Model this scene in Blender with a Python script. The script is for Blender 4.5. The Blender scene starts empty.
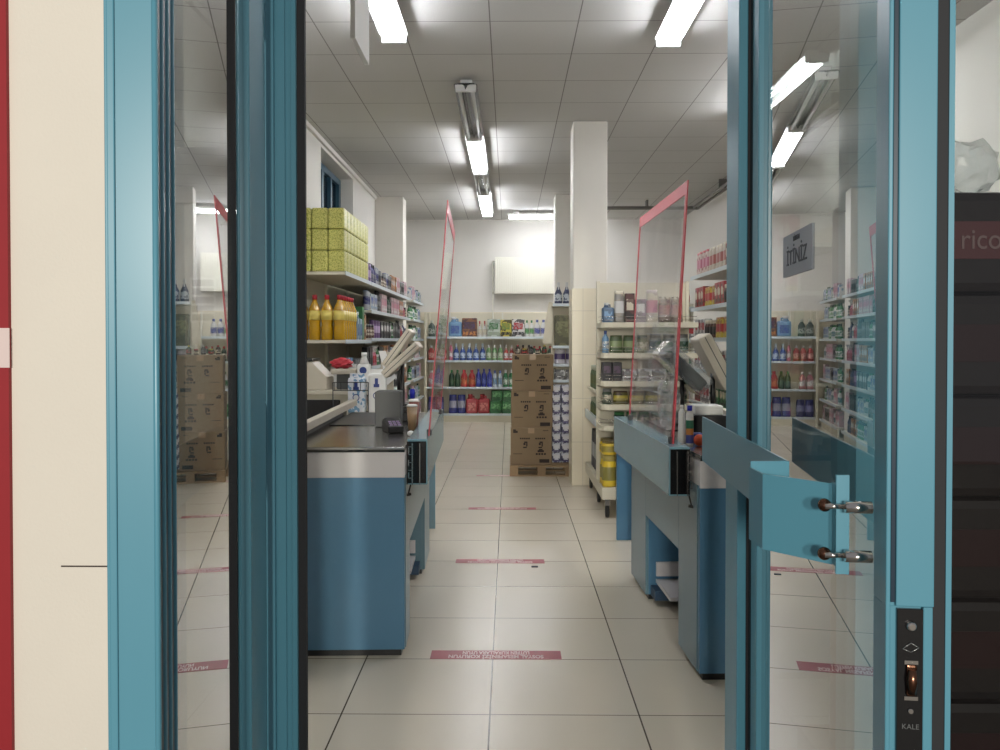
import bpy, bmesh, math, random
from math import radians as R, sin, cos, pi
from mathutils import Vector, Matrix
S = bpy.context.scene
C = S.collection
rnd = random.Random(7)

# ------------------------------------------------------------------ camera, world, light, exposure
F = 820.0
cam = bpy.data.objects.new('camera', bpy.data.cameras.new('camera'))
C.objects.link(cam); S.camera = cam
cam.location = (0, 0, 1.5)
cam.rotation_euler = (R(90 - 0.8), 0, R(0.63))
cam.data.sensor_width = 36; cam.data.lens = F * 36 / 1000
cam.data.shift_y = -0.0235
cam.data.clip_start = 0.05; cam.data.clip_end = 200
S.view_settings.view_transform = 'Standard'; S.view_settings.look = 'None'
S.view_settings.gamma = 1; S.view_settings.use_curve_mapping = False
S.view_settings.exposure = 0.0
w = bpy.data.worlds.new('world'); S.world = w; w.use_nodes = True
w.node_tree.nodes['Background'].inputs[0].default_value = (0.95, 0.95, 1.0, 1)
w.node_tree.nodes['Background'].inputs[1].default_value = 0.28
# outside light split into two unseen lamps, added to light both door jambs
for lx, le in ((0.9, 380), (-0.75, 440)):
  ld = bpy.data.lights.new('street_lamp_light', 'AREA'); ld.shape = 'RECTANGLE'; ld.size = 0.35; ld.size_y = 0.9
  ld.energy = le; ld.color = (1.0, 0.95, 0.86)
  lo = bpy.data.objects.new('street_lamp_light', ld); C.objects.link(lo)
  lo.location = (lx, -8.0, 2.6); lo.rotation_euler = (R(88), 0, 0)
TUBE = 52.0      # strength of the fluorescent tubes

# ------------------------------------------------------------------ materials
M = {}
def lin(c):
    return tuple(((v/255)/12.92 if v/255 <= .04045 else ((v/255+.055)/1.055)**2.4) for v in c) + (1,)
def mat(name, rgb, rough=.5, metal=0, noise=0, nscale=8, bump=0, bscale=60, emit=None, estr=0, spec=.5, coat=0):
    m = bpy.data.materials.new(name); m.use_nodes = True; nt = m.node_tree
    b = nt.nodes['Principled BSDF']; b.inputs['Base Color'].default_value = lin(rgb)
    b.inputs['Roughness'].default_value = rough; b.inputs['Metallic'].default_value = metal
    b.inputs['Specular IOR Level'].default_value = spec; b.inputs['Coat Weight'].default_value = coat
    if noise or bump:
        tc = nt.nodes.new('ShaderNodeTexCoord')
    if noise:
        n = nt.nodes.new('ShaderNodeTexNoise'); n.inputs['Scale'].default_value = nscale; n.inputs['Detail'].default_value = 5
        nt.links.new(tc.outputs['Object'], n.inputs['Vector'])
        mx = nt.nodes.new('ShaderNodeMix'); mx.data_type = 'RGBA'
        c = lin(rgb); k1, k2 = 1-noise, 1+noise
        mx.inputs['A'].default_value = (c[0]*k1, c[1]*k1, c[2]*k1, 1)
        mx.inputs['B'].default_value = tuple(min(1, v*k2) for v in c[:3]) + (1,)
        nt.links.new(n.outputs['Fac'], mx.inputs['Factor']); nt.links.new(mx.outputs['Result'], b.inputs['Base Color'])
    if bump:
        n2 = nt.nodes.new('ShaderNodeTexNoise'); n2.inputs['Scale'].default_value = bscale
        nt.links.new(tc.outputs['Object'], n2.inputs['Vector'])
        bp = nt.nodes.new('ShaderNodeBump'); bp.inputs['Strength'].default_value = bump; bp.inputs['Distance'].default_value = .004
        nt.links.new(n2.outputs['Fac'], bp.inputs['Height']); nt.links.new(bp.outputs['Normal'], b.inputs['Normal'])
    if emit:
        b.inputs['Emission Color'].default_value = lin(emit); b.inputs['Emission Strength'].default_value = estr
    M[name] = m
    return m
def pal(rgb, rough=.35):
    k = 'product_%d_%d_%d' % rgb
    if k not in M: mat(k, rgb, rough, noise=.12, nscale=25, spec=.5)
    return M[k]
def print_mat(name, c1, c2, scale=40, thr=.5, rough=.4):
    """a printed wrapper: patches of two colours"""
    m = mat(name, c1, rough); nt = m.node_tree; b = nt.nodes['Principled BSDF']
    tc = nt.nodes.new('ShaderNodeTexCoord'); v = nt.nodes.new('ShaderNodeTexVoronoi'); v.inputs['Scale'].default_value = scale
    nt.links.new(tc.outputs['Object'], v.inputs['Vector'])
    sp = nt.nodes.new('ShaderNodeSeparateColor'); nt.links.new(v.outputs['Color'], sp.inputs['Color'])
    g = nt.nodes.new('ShaderNodeMath'); g.operation = 'GREATER_THAN'; g.inputs[1].default_value = thr
    nt.links.new(sp.outputs['Red'], g.inputs[0])
    mx = nt.nodes.new('ShaderNodeMix'); mx.data_type = 'RGBA'
    mx.inputs['A'].default_value = lin(c1); mx.inputs['B'].default_value = lin(c2)
    nt.links.new(g.outputs[0], mx.inputs['Factor']); nt.links.new(mx.outputs['Result'], b.inputs['Base Color'])
    return m
def grid_mat(name, rgb, line, x0, w, y0, d, lw, rough, var=.04, axes='XY', bump=0, stain=.06, lwb=None):
    m = mat(name, rgb, rough); nt = m.node_tree; b = nt.nodes['Principled BSDF']; N = nt.nodes.new; L = nt.links.new
    tc = N('ShaderNodeTexCoord'); sp = N('ShaderNodeSeparateXYZ'); L(tc.outputs['Object'], sp.inputs[0])
    def mth(op, a, bb=None):
        n = N('ShaderNodeMath'); n.operation = op
        for i, v in enumerate((a, bb)):
            if v is None: continue
            if isinstance(v, (int, float)): n.inputs[i].default_value = v
            else: L(v, n.inputs[i])
        return n.outputs[0]
    cells = []; lines = []
    for ax, o, s, l in ((axes[0], x0, w, lw), (axes[1], y0, d, lwb or lw)):
        u = mth('DIVIDE', mth('SUBTRACT', sp.outputs[ax], o), s)
        f = mth('FRACT', u); cells.append(mth('FLOOR', u))
        e = mth('MINIMUM', f, mth('SUBTRACT', 1.0, f))
        lines.append(mth('LESS_THAN', e, l/2/s))
    ln = mth('MAXIMUM', lines[0], lines[1])
    cb = N('ShaderNodeCombineXYZ'); L(cells[0], cb.inputs[0]); L(cells[1], cb.inputs[1])
    wn = N('ShaderNodeTexWhiteNoise'); wn.noise_dimensions = '3D'; L(cb.outputs[0], wn.inputs['Vector'])
    ns = N('ShaderNodeTexNoise'); ns.inputs['Scale'].default_value = 1.6; ns.inputs['Detail'].default_value = 3; ns.inputs['Roughness'].default_value = .45
    L(tc.outputs['Object'], ns.inputs['Vector'])
    k = mth('ADD', mth('ADD', mth('MULTIPLY', wn.outputs['Value'], var), mth('MULTIPLY', ns.outputs['Fac'], stain*2)), 1-var/2-stain)
    vm = N('ShaderNodeVectorMath'); vm.operation = 'SCALE'; vm.inputs[0].default_value = lin(rgb)[:3]; L(k, vm.inputs['Scale'])
    mx = N('ShaderNodeMix'); mx.data_type = 'RGBA'; L(ln, mx.inputs['Factor']); L(vm.outputs[0], mx.inputs['A']); mx.inputs['B'].default_value = lin(line)
    L(mx.outputs['Result'], b.inputs['Base Color'])
    
    if bump:
        n2 = N('ShaderNodeTexNoise'); n2.inputs['Scale'].default_value = 90; L(tc.outputs['Object'], n2.inputs['Vector'])
        bp = N('ShaderNodeBump'); bp.inputs['Strength'].default_value = bump; bp.inputs['Distance'].default_value = .004
        L(n2.outputs['Fac'], bp.inputs['Height']); L(bp.outputs['Normal'], b.inputs['Normal'])
    return m
def glass_mat(name, tint=(1, 1, 1), gain=1.6, film=0.0, filmc=(1, 1, 1), rough=0.0):
    m = bpy.data.materials.new(name); m.use_nodes = True; nt = m.node_tree; nt.nodes.clear(); N = nt.nodes.new; L = nt.links.new
    out = N('ShaderNodeOutputMaterial'); tr = N('ShaderNodeBsdfTransparent'); tr.inputs[0].default_value = tint + (1,)
    gl = N('ShaderNodeBsdfGlossy'); gl.inputs['Roughness'].default_value = rough
    fr = N('ShaderNodeFresnel'); fr.inputs['IOR'].default_value = 1.5
    ge = N('ShaderNodeNewGeometry')
    nb = N('ShaderNodeMath'); nb.operation = 'SUBTRACT'; nb.inputs[0].default_value = 1; L(ge.outputs['Backfacing'], nb.inputs[1])
    mu = N('ShaderNodeMath'); mu.operation = 'MULTIPLY'; L(fr.outputs[0], mu.inputs[0]); L(nb.outputs[0], mu.inputs[1])
    m2 = N('ShaderNodeMath'); m2.operation = 'MULTIPLY'; m2.use_clamp = True; m2.inputs[1].default_value = gain; L(mu.outputs[0], m2.inputs[0])
    base = tr.outputs[0]
    if film:
        df = N('ShaderNodeBsdfDiffuse'); df.inputs[0].default_value = filmc + (1,)
        tl = N('ShaderNodeBsdfTranslucent'); tl.inputs[0].default_value = filmc + (1,)
        a = N('ShaderNodeMixShader'); a.inputs[0].default_value = .5; L(df.outputs[0], a.inputs[1]); L(tl.outputs[0], a.inputs[2])
        tc = N('ShaderNodeTexCoord'); ns = N('ShaderNodeTexNoise'); ns.inputs['Scale'].default_value = 4; ns.inputs['Detail'].default_value = 6
        L(tc.outputs['Object'], ns.inputs['Vector'])
        fm = N('ShaderNodeMath'); fm.operation = 'MULTIPLY'; fm.inputs[1].default_value = film*2; L(ns.outputs['Fac'], fm.inputs[0])
        a2 = N('ShaderNodeMixShader'); L(fm.outputs[0], a2.inputs[0]); L(base, a2.inputs[1]); L(a.outputs[0], a2.inputs[2]); base = a2.outputs[0]
    mx = N('ShaderNodeMixShader'); L(m2.outputs[0], mx.inputs[0]); L(base, mx.inputs[1]); L(gl.outputs[0], mx.inputs[2]); L(mx.outputs[0], out.inputs[0])
    M[name] = m
    return m

TX0, TW, TY0, TD = -0.076, 0.5963, 3.263, 0.5700
grid_mat('floor_tile', (214, 205, 187), (88, 78, 66), TX0, TW, TY0, TD, .0065, .27, var=.05, stain=.05, lwb=.005)
grid_mat('pavement', (120, 116, 110), (70, 68, 66), 0, .4, 0, .4, .008, .8)
grid_mat('ceiling_tile', (194, 193, 190), (128, 126, 123), -0.135, .624, 5.81, .663, .009, .9, var=.03, stain=.02, bump=.3)
grid_mat('dado_tile', (222, 213, 190), (190, 182, 164), 0.1, .33, .0, .45, .005, .35, var=.02, axes='XZ', stain=.03)
grid_mat('dado_tile_side', (222, 213, 190), (190, 182, 164), 0.1, .33, .0, .45, .005, .35, var=.02, axes='YZ', stain=.03)
mat('white_wall', (222, 219, 213), .8, noise=.03, nscale=3)
mat('pillar_paint', (226, 222, 213), .6, noise=.03, nscale=4)
mat('cream_wall', (226, 219, 206), .75, noise=.03, nscale=5, bump=.15, bscale=120)
mat('crack', (70, 60, 55), .9)
mat('red_paint', (150, 28, 36), .6, noise=.06, nscale=20)
mat('door_blue', (82, 138, 156), .32, noise=.04, nscale=6)
mat('door_blue_fin', (74, 125, 148), .25)
mat('groove', (18, 42, 58), .3)
mat('rubber', (22, 24, 28), .7)
mat('desk_blue', (76, 120, 150), .3, noise=.04, nscale=12)
mat('desk_side_blue', (92, 122, 134), .28, noise=.04, nscale=12)  # greyer copy of the desk blue: floor reflection put into the colour
mat('rail_blue', (108, 146, 160), .18, noise=.04, nscale=10)
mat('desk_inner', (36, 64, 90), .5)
mat('white_laminate', (205, 202, 203), .4, noise=.03)
mat('steel', (150, 148, 145), .22, metal=1, noise=.1, nscale=10)
mat('chrome', (205, 200, 195), .12, metal=1)
mat('bronze', (110, 78, 62), .25, metal=1)
mat('black_plastic', (20, 20, 22), .35)
mat('black_gloss', (14, 14, 16), .12, coat=.5)
mat('grey_plastic', (86, 88, 88), .5)
mat('beige_plastic', (196, 188, 172), .45)
mat('white_plastic', (226, 226, 222), .4)
mat('cardboard', (124, 106, 82), .8, noise=.06, nscale=12)
mat('carton_ink', (42, 34, 30), .8)
mat('tape', (150, 124, 92), .3)
mat('wood', (132, 110, 82), .75, noise=.15, nscale=14)
mat('shelf_paint', (214, 212, 200), .4, noise=.03)
mat('shelf_cream', (208, 202, 182), .5, noise=.03)
mat('strip', (196, 208, 214), .3)
mat('red_frame', (186, 42, 58), .4)
mat('sticker_red', (150, 48, 58), .35, noise=.12, nscale=40)
mat('sticker_white', (225, 205, 200), .5)
mat('notice_grey', (150, 154, 160), .6)
mat('notice_dark', (60, 62, 70), .6)
mat('paper', (228, 228, 226), .7)
mat('fixture_white', (228, 228, 226), .35)
mat('reflector', (170, 172, 170), .2, metal=.8)
mat('tube_off', (190, 190, 186), .25)
mat('tube_on', (255, 255, 255), .4, emit=(248, 250, 255), estr=TUBE)
mat('radiator', (236, 234, 222), .4)
mat('pipe_grey', (120, 118, 114), .5)
mat('window_blue', (48, 84, 104), .4)
mat('night_glass', (16, 24, 30), .1)
mat('cola_wrap', (22, 15, 17), .3, noise=.3, nscale=10, bump=.6, bscale=14)
mat('cola_label', (34, 12, 16), .3)  # darker label colour, holds the dimness of the lower packs
mat('orange_ball', (214, 84, 40), .5)
mat('terracotta', (140, 84, 70), .5)
mat('oil', (190, 146, 24), .12, noise=.25, nscale=14, coat=.4)
mat('yellow_jar', (214, 184, 52), .3)
mat('red_cap', (170, 34, 48), .4)
mat('castor', (30, 30, 30), .6)
print_mat('green_yellow_print', (204, 200, 112), (158, 160, 70), 120, .6)
print_mat('pale_yellow_print', (232, 230, 150), (190, 200, 96), 46, .7)
print_mat('blue_white_print', (190, 194, 206), (44, 46, 84), 26, .45)
print_mat('penguin_print', (228, 230, 234), (120, 160, 190), 50, .8)
glass_mat('door_glass', (.90, .94, .93), 2.8)
glass_mat('window_glass', (.92, .93, .91), 1.4)
glass_mat('plexiglass', (.96, .96, .96), .7, film=.10, filmc=(.9, .88, .88), rough=.02)
glass_mat('clear_film', (.9, .92, .92), 2.2, film=.16, filmc=(.8, .85, .88), rough=.15)

# ------------------------------------------------------------------ mesh helper
class MB:
    def __init__(s): s.bm = bmesh.new()
    def _mi(s, faces, mi):
        for f in faces: f.material_index = mi
    def box(s, x0, x1, y0, y1, z0, z1, mi=0, rot=None, bev=0):
        r = bmesh.ops.create_cube(s.bm, size=1); vs = r['verts']
        c = Vector(((x0+x1)/2, (y0+y1)/2, (z0+z1)/2))
        for v in vs: v.co = Vector((v.co.x*abs(x1-x0), v.co.y*abs(y1-y0), v.co.z*abs(z1-z0)))
        fs = list({f for v in vs for f in v.link_faces}); s._mi(fs, mi)
        if bev:
            es = list({e for v in vs for e in v.link_edges})
            r2 = bmesh.ops.bevel(s.bm, geom=es, offset=bev, segments=2, affect='EDGES', profile=.6)
            vs = list({v for f in r2['faces'] for v in f.verts} | {v for v in vs if v.is_valid})
            for f in {f for v in vs for f in v.link_faces}: f.material_index = mi
        if rot is not None:
            for v in vs: v.co = rot @ v.co
        for v in vs: v.co += c
        return s
    def prism(s, pts, lo, hi, axis='Z', mi=0):
        def P(a, b, t): return {'Z': (a, b, t), 'Y': (a, t, b), 'X': (t, a, b)}[axis]
        A = [s.bm.verts.new(P(a, b, lo)) for a, b in pts]; B = [s.bm.verts.new(P(a, b, hi)) for a, b in pts]
        fs = [s.bm.faces.new(A[::-1]), s.bm.faces.new(B)]
        n = len(pts)
        for i in range(n): fs.append(s.bm.faces.new((A[i], A[(i+1) % n], B[(i+1) % n], B[i])))
        s._mi(fs, mi); return s
    def lathe(s, prof, cx=0, cy=0, cz=0, seg=14, sy=1.0, square=0, axis='Z', R_=None):
        """prof: (r, z, material) - material of the band from this ring to the next"""
        rings = []
        for r, z, _ in prof:
            ring = []
            for i in range(seg):
                a = 2*pi*(i+.5)/seg; x, y = cos(a), sin(a)
                if square:
                    k = 1/max(abs(x), abs(y)); k = 1+(k-1)*square; x *= k; y *= k
                p = Vector((x*r, y*r*sy, z))
                if axis == 'Y': p = Vector((p.x, p.z, p.y))
                if axis == 'X': p = Vector((p.z, p.x, p.y))
                if R_ is not None: p = R_ @ p
                ring.append(s.bm.verts.new(p+Vector((cx, cy, cz))))
            rings.append(ring)
        for k in range(len(rings)-1):
            for i in range(seg):
                f = s.bm.faces.new((rings[k][i], rings[k][(i+1) % seg], rings[k+1][(i+1) % seg], rings[k+1][i]))
                f.material_index = prof[k][2]; f.smooth = True
        f = s.bm.faces.new(rings[0][::-1]); f.material_index = prof[0][2]
        f = s.bm.faces.new(rings[-1]); f.material_index = prof[-1][2]
        return s
    def tube(s, p, q, r, mi=0, seg=10):
        p, q = Vector(p), Vector(q); d = q-p; rt = d.to_track_quat('Z', 'Y').to_matrix()
        return s.lathe([(r, 0, mi), (r, d.length, mi)], p.x, p.y, p.z, seg, R_=rt)
    def path(s, pts, r, mi=0, seg=8):
        for a, b in zip(pts[:-1], pts[1:]): s.tube(a, b, r, mi, seg)
        return s
    def ball(s, c, r, mi=0, sz=1, seg=16):
        n = 9; prof = [(max(r*sin(pi*i/n), r*.05), -r*sz*cos(pi*i/n), mi) for i in range(n+1)]
        return s.lathe(prof, *c, seg=seg)
    def mesh(s, name, mats):
        bmesh.ops.recalc_face_normals(s.bm, faces=s.bm.faces[:])
        me = bpy.data.meshes.new(name); s.bm.to_mesh(me); s.bm.free()
        for m in mats: me.materials.append(M[m] if isinstance(m, str) else m)
        return me
    def build(s, name, mats, parent=None, loc=None, bevel=0, origin=None):
        if isinstance(mats, (str, bpy.types.Material)): mats = [mats]
        if origin is not None:
            for v in s.bm.verts: v.co -= Vector(origin)
        me = s.mesh(name, mats); o = bpy.data.objects.new(name, me); C.objects.link(o)
        if parent: o.parent = parent
        if loc is not None: o.location = loc
        elif origin is not None and not parent: o.location = origin
        if bevel:
            b = o.modifiers.new('bevel', 'BEVEL'); b.width = bevel; b.segments = 2; b.limit_method = 'ANGLE'
        return o
def box1(*a, **k): return MB().box(*a, **k)
def thing(name, label, cat, loc=(0, 0, 0), rz=0, group=None):
    o = bpy.data.objects.new(name, None); C.objects.link(o); o.location = loc; o.rotation_euler = (0, 0, rz)
    o.empty_display_size = .1
    return tag(o, label, cat, group)
def tag(o, label, cat, group=None):
    o['label'] = label; o['category'] = cat
    if group: o['group'] = group
    return o
def struct(o): o['kind'] = 'structure'; return o
def text_obj(txt, size, ext, material, parent, loc, rot, name='lettering', sx=1.0, fat=0):
    cu = bpy.data.curves.new('t', 'FONT'); cu.body = txt; cu.size = size; cu.extrude = ext
    cu.align_x = 'CENTER'; cu.align_y = 'CENTER'; cu.space_line = .95; cu.offset = fat
    t = bpy.data.objects.new('t', cu); C.objects.link(t)
    dg = bpy.context.evaluated_depsgraph_get(); dg.update()
    me = bpy.data.meshes.new_from_object(t.evaluated_get(dg)); bpy.data.objects.remove(t)
    me.materials.clear(); me.materials.append(M[material])
    o = bpy.data.objects.new(name, me); C.objects.link(o); o.parent = parent; o.location = loc; o.rotation_euler = rot; o.scale = (sx, 1, 1)
    return o
def crumple(name, label, loc, sx, sy, sz, m, seed):
    b = MB(); r = bmesh.ops.create_icosphere(b.bm, subdivisions=3, radius=1)
    rr = random.Random(seed)
    for v in b.bm.verts:
        k = 1+.16*sin(7*v.co.x+seed)*sin(9*v.co.z+2*seed)+rr.uniform(-.05, .05)
        v.co = Vector((v.co.x*sx*k, v.co.y*sy*k, max(-sz, v.co.z*sz*k)+sz))
    return tag(b.build(name, m, loc=loc), label, 'plastic bag')
ORD = ['first', 'second', 'third', 'fourth', 'fifth', 'sixth', 'seventh', 'eighth', 'ninth', 'tenth', 'eleventh', 'twelfth',
       'thirteenth', 'fourteenth', 'fifteenth', 'sixteenth', 'seventeenth', 'eighteenth', 'nineteenth', 'twentieth']
def ordn(i):
    if i < 20: return ORD[i]
    t, u = divmod(i+1, 10)
    T = {2: 'twent', 3: 'thirt', 4: 'fort', 5: 'fift', 6: 'sixt'}[t]
    return T+'ieth' if u == 0 else T+'y-'+ORD[u-1]

# ------------------------------------------------------------------ the setting
ZC = 3.746; XL, XR, YB, YF = -2.1, 3.2, 15.35, 2.05
struct(box1(XL-.3, XR+.3, YF, YB+.3, -.12, 0).build('floor', 'floor_tile'))
struct(box1(-6, 6, -6, YF, -.12, -.002).build('floor_pavement', 'pavement'))
struct(box1(XL-.3, XR+.3, YF, YB+.3, ZC, ZC+.1).build('ceiling', 'ceiling_tile'))
struct(box1(XL-.3, XR+.3, YB, YB+.2, 0, 2.02).build('wall_back', 'dado_tile'))
struct(box1(XL-.3, XR+.3, YB+.015, YB+.2, 2.02, ZC).build('wall_back_upper', 'white_wall'))
struct(box1(XR, XR+.2, YF+.1, YB, 0, ZC).build('wall_right', 'white_wall'))
# left wall with a recessed high window
wl = MB()
wl.box(XL-.3, XL, YF+.1, 9.16, 0, ZC).box(XL-.3, XL, 11.04, YB, 0, ZC).box(XL-.3, XL, 9.16, 11.04, 0, 2.3).box(XL-.3, XL, 9.16, 11.04, 3.66, ZC)
wl.box(XL-.32, XL-.3, 9.1, 11.1, 2.2, ZC)
struct(wl.build('wall_left', 'white_wall'))
wf = struct(MB().box(XL-.24, XL-.16, 9.18, 11.02, 2.32, 2.42).box(XL-.24, XL-.16, 9.18, 11.02, 3.56, 3.64)
            .box(XL-.24, XL-.16, 9.18, 9.3, 2.42, 3.56).box(XL-.24, XL-.16, 10.9, 11.02, 2.42, 3.56)
            .box(XL-.24, XL-.16, 9.9, 10.0, 2.42, 3.56).box(XL-.24, XL-.16, 10.4, 10.48, 2.42, 3.56).build('window_1', 'window_blue'))
box1(XL-.215, XL-.205, 9.3, 10.9, 2.42, 3.56).build('pane', 'night_glass', wf)
struct(box1(XL, XL+.035, YF+.12, 12.83, ZC-.05, ZC).build('trim_1', 'white_wall'))
struct(box1(XL, XR, YB-.02, YB+.01, ZC-.04, ZC).build('trim_2', 'white_wall'))
def pillar(n, x0, x1, y0, y1, dado=2.03):
    o = struct(MB().box(x0, x1, y0, y1, 0, ZC, bev=.012).build('wall_pillar_%s' % n, 'pillar_paint'))
    if dado:
        d = MB().box(x0-.012, x1+.012, y0-.012, y1+.012, .002, dado); d = d.build('dado', 'dado_tile', o)
pillar('front', .66, 1.01, 8.45, 8.85)
pillar('rear', .71, 1.02, 12.70, 13.05)
pillar('left', XL, -1.66, 12.86, 13.25, 0)

# facade (outer wall, frames, sidelights)
fy0, fy1 = YF, YF+.12
w1 = MB().box(-5, -.93, fy0, fy1+.1, 0, 4.2)
struct(w1.build('wall_front_left', 'cream_wall'))
rb = struct(box1(-1.66, -1.252, fy0-.012, fy0, 0, 4.2).build('trim_3', 'red_paint'))
struct(box1(-1.66, -1.249, fy0-.014, fy0-.012, 1.431, 1.53).build('trim_4', 'sticker_white'))
struct(box1(-1.13, -.96, fy0-.0015, fy0, .9275, .931).build('trim_5', 'crack'))
struct(box1(2.3, XR+1.5, fy0, fy1+.1, 0, 4.2).build('wall_front_right', 'cream_wall'))
struct(box1(-.93, 2.3, fy0, fy1+.1, 2.72, 4.2).build('wall_front_header', 'cream_wall'))
fr = MB()
fr.box(-.93, -.86, fy0, fy1, 0, 2.72).box(-.695, -.56, fy0, fy1, 0, 2.72).box(-.56, -.527, fy0, fy0+.03, 0, 2.72)
fr.box(-.86, -.695, fy0, fy1, 0, .08)
fr.box(.562, .585, fy0-.03, fy1-.04, 0, 2.72).box(.585, .66, fy0+.03, fy1, 0, 2.72).box(.865, 1.0, fy0, fy1, 0, 2.72).box(.66, .865, fy0, fy1, 0, .08)
fr.box(1.0, 2.3, fy0, fy1, 0, .08).box(-.527, .562, fy0, fy1, 2.62, 2.72).box(2.2, 2.3, fy0, fy1, .08, 2.72)
fr.box(-.86, -.695, fy0, fy1, 2.62, 2.72).box(.66, .865, fy0, fy1, 2.62, 2.72).box(1.0, 2.2, fy0, fy1, 2.62, 2.72)
fr.box(-.605, -.585, fy0-.012, fy0, 0, 2.7).box(-.545, -.53, fy0-.008, fy0, 0, 2.7)
dfr = struct(fr.build('trim_6', 'door_blue', bevel=.003))
box1(-.527, -.507, fy0-.012, fy0+.002, .0, 2.62).build('seal', 'rubber', dfr)
box1(.585, .612, fy0-.03, fy0+.03, .0, 2.62).build('seal', 'rubber', dfr)
for n, (a, b) in enumerate(((-.86, -.695), (.66, .865), (1.0, 2.2))):
    g = struct(box1(a, b, fy0+.05, fy0+.058, .08, 2.62).build('window_%d' % (n+2), 'window_glass'))
    if n == 0:
        box1(a, b, fy0+.035, fy0+.048, 1.85, 1.99).build('window_sticker', 'notice_grey', g)
        nt = box1(a+.045, a+.11, fy0+.040, fy0+.048, 1.545, 1.66).build('notice_sheet', 'paper', g)
        q = MB()
        for k in range(5): q.box(a+.05, a+.105, fy0+.038, fy0+.040, 1.55+k*.022, 1.566+k*.022)
        q.build('printing', 'notice_dark', nt)

# ------------------------------------------------------------------ the two open door leaves
def leaf(side):
    if side == 'right':
        t = thing('glass_door', 'blue framed glass door leaf standing open on the right, lock edge facing out', 'door', (.492, 1.07, 0), R(-5.9))
        s = 1; Lh = .955
    else:
        t = thing('glass_door', 'blue framed glass door leaf standing open on the left, beside the cream wall', 'door', (-.462, 1.07, 0), R(7.5))
        s = -1; Lh = .875
    z0, z1 = .03, 2.6
    def bx(a, b, *r, **k): return (min(s*a, s*b), max(s*a, s*b)) + r
    if side == 'right':
        st = MB().box(0, .058, 0, .050, 1.153, z1).box(0, .006, 0, .05, z0, 1.153).box(.046, .058, 0, .05, z0, 1.153).box(.006, .046, .006, .05, z0, 1.153)
        st.box(-.002, .004, -.004, .012, z0, z1)
        st.box(.010, .057, -.006, 0, 1.155, z1)
        st.build('lock_stile', 'door_blue', t, bevel=.0015)
        box1(.058, .074, .004, .04, z0, z1).build('brush_seal', 'rubber', t)
        box1(.074, .081, .002, .05, z0, z1).build('edge_strip', 'door_blue', t)
        box1(.004, .009, -.0045, -.001, 1.16, z1).build('seam', 'groove', t)
        lk = box1(.009, .043, .001, .006, .82, 1.150).build('lock_plate', 'black_gloss', t, bevel=.001)
        MB().lathe([(.0065, 0, 0), (.0065, .004, 0), (.004, .006, 0)], .026, .001, 1.128, axis='Y', R_=Matrix.Rotation(pi, 3, 'Z')).build('screw', 'chrome', lk)
        MB().box(.020, .033, -.003, .001, 1.037, 1.078, bev=.0028).lathe([(.0055, -.016, 0), (.0072, 0, 0), (.0055, .016, 0)], .0265, -.003, 1.057, seg=12).build('roller_latch', 'bronze', lk)
        MB().box(.018, .035, -.0005, .001, 1.078, 1.083).box(.018, .035, -.0005, .001, 1.031, 1.036).build('latch_frame', 'chrome', lk)
        MB().lathe([(.004, 0, 0), (.003, .003, 0)], .026, .001, 1.017, axis='Y', R_=Matrix.Rotation(pi, 3, 'Z')).build('screw', 'chrome', lk)
        text_obj('KALE', .0095, .0004, 'grey_plastic', lk, (.026, .0005, .996), (pi/2, 0, 0))
        MB().path([(.016, .0005, 1.098), (.026, .0, 1.106), (.036, .0005, 1.100), (.026, 0, 1.094), (.016, .0005, 1.098)], .0006, seg=5).build('key_mark', 'reflector', lk)
        box1(.019, .033, -.001, .003, .93, .962).build('dead_bolt', 'steel', lk, bevel=.001)
        lk.location = (.005, 0, 0)
    else:
        MB().box(-.064, -.001, 0, .084, z0, z1).box(-.060, -.050, -.003, 0, z0, z1).build('lock_stile', 'door_blue', t, bevel=.002)
        fin = MB(); gr = MB()
        for k in range(3): gr.box(-.0015, .0005, .006+k*.026, .020+k*.026, z0, z1)
        for k in range(4): fin.lathe([(.0042, z0, 0), (.0042, z1, 0)], -.001, .002+k*.026, 0, seg=10)
        gr.build('groove', 'groove', t); fin.build('fin', 'door_blue', t)
    n0 = .050 if side == 'right' else .084
    f0 = Lh-.13 if side == 'right' else Lh-.2
    hs = MB().box(*bx(0, .03), f0, Lh, z0, z1)
    if side == 'right': hs = MB().box(0, .022, f0+.03, Lh-.03, z0, z1); MB().box(0, .03, Lh-.03, Lh, z0, z1).build('gasket', 'rubber', t)
    hs.build('hinge_stile', 'door_blue', t, bevel=.003)
    gy1 = f0+.03 if side == 'right' else f0
    MB().box(*bx(0, .055), n0, gy1, z0, z0+.16).build('bottom_rail', 'door_blue', t, bevel=.003)
    MB().box(*bx(0, .055), n0, gy1, z1-.09, z1).build('top_rail', 'door_blue', t, bevel=.003)
    MB().box(*bx(.012, .018), n0, gy1, z0+.16, z1-.09).build('glass', 'door_glass', t)
    # handle: a long plate parallel to the leaf with folded brackets
    h = MB(); th = .004
    if side == 'right':
        P = [(.001, .110), (-.022, .090), (-.034, .094), (-.113, .168), (-.124, .222), (-.090, .228), (-.070, .252), (-.085, 1.05)]
        z = (1.19, 1.303)
    else:
        P = [(-.066, .13), (-.080, .17), (-.088, .24), (-.10, .80), (-.035, .84)]; z = (1.19, 1.303)
    def strip(P, z0, z1):
        A = []
        n = len(P)
        for i in range(n):
            d = Vector(P[min(i+1, n-1)])-Vector(P[max(i-1, 0)]); d.normalize(); nn = Vector((-d.y, d.x))*th/2
            A.append((Vector(P[i])+nn, Vector(P[i])-nn))
        for i in range(n-1):
            q = [A[i][0], A[i+1][0], A[i+1][1], A[i][1]]
            h.prism([(v.x, v.y) for v in q], z0, z1)
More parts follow.
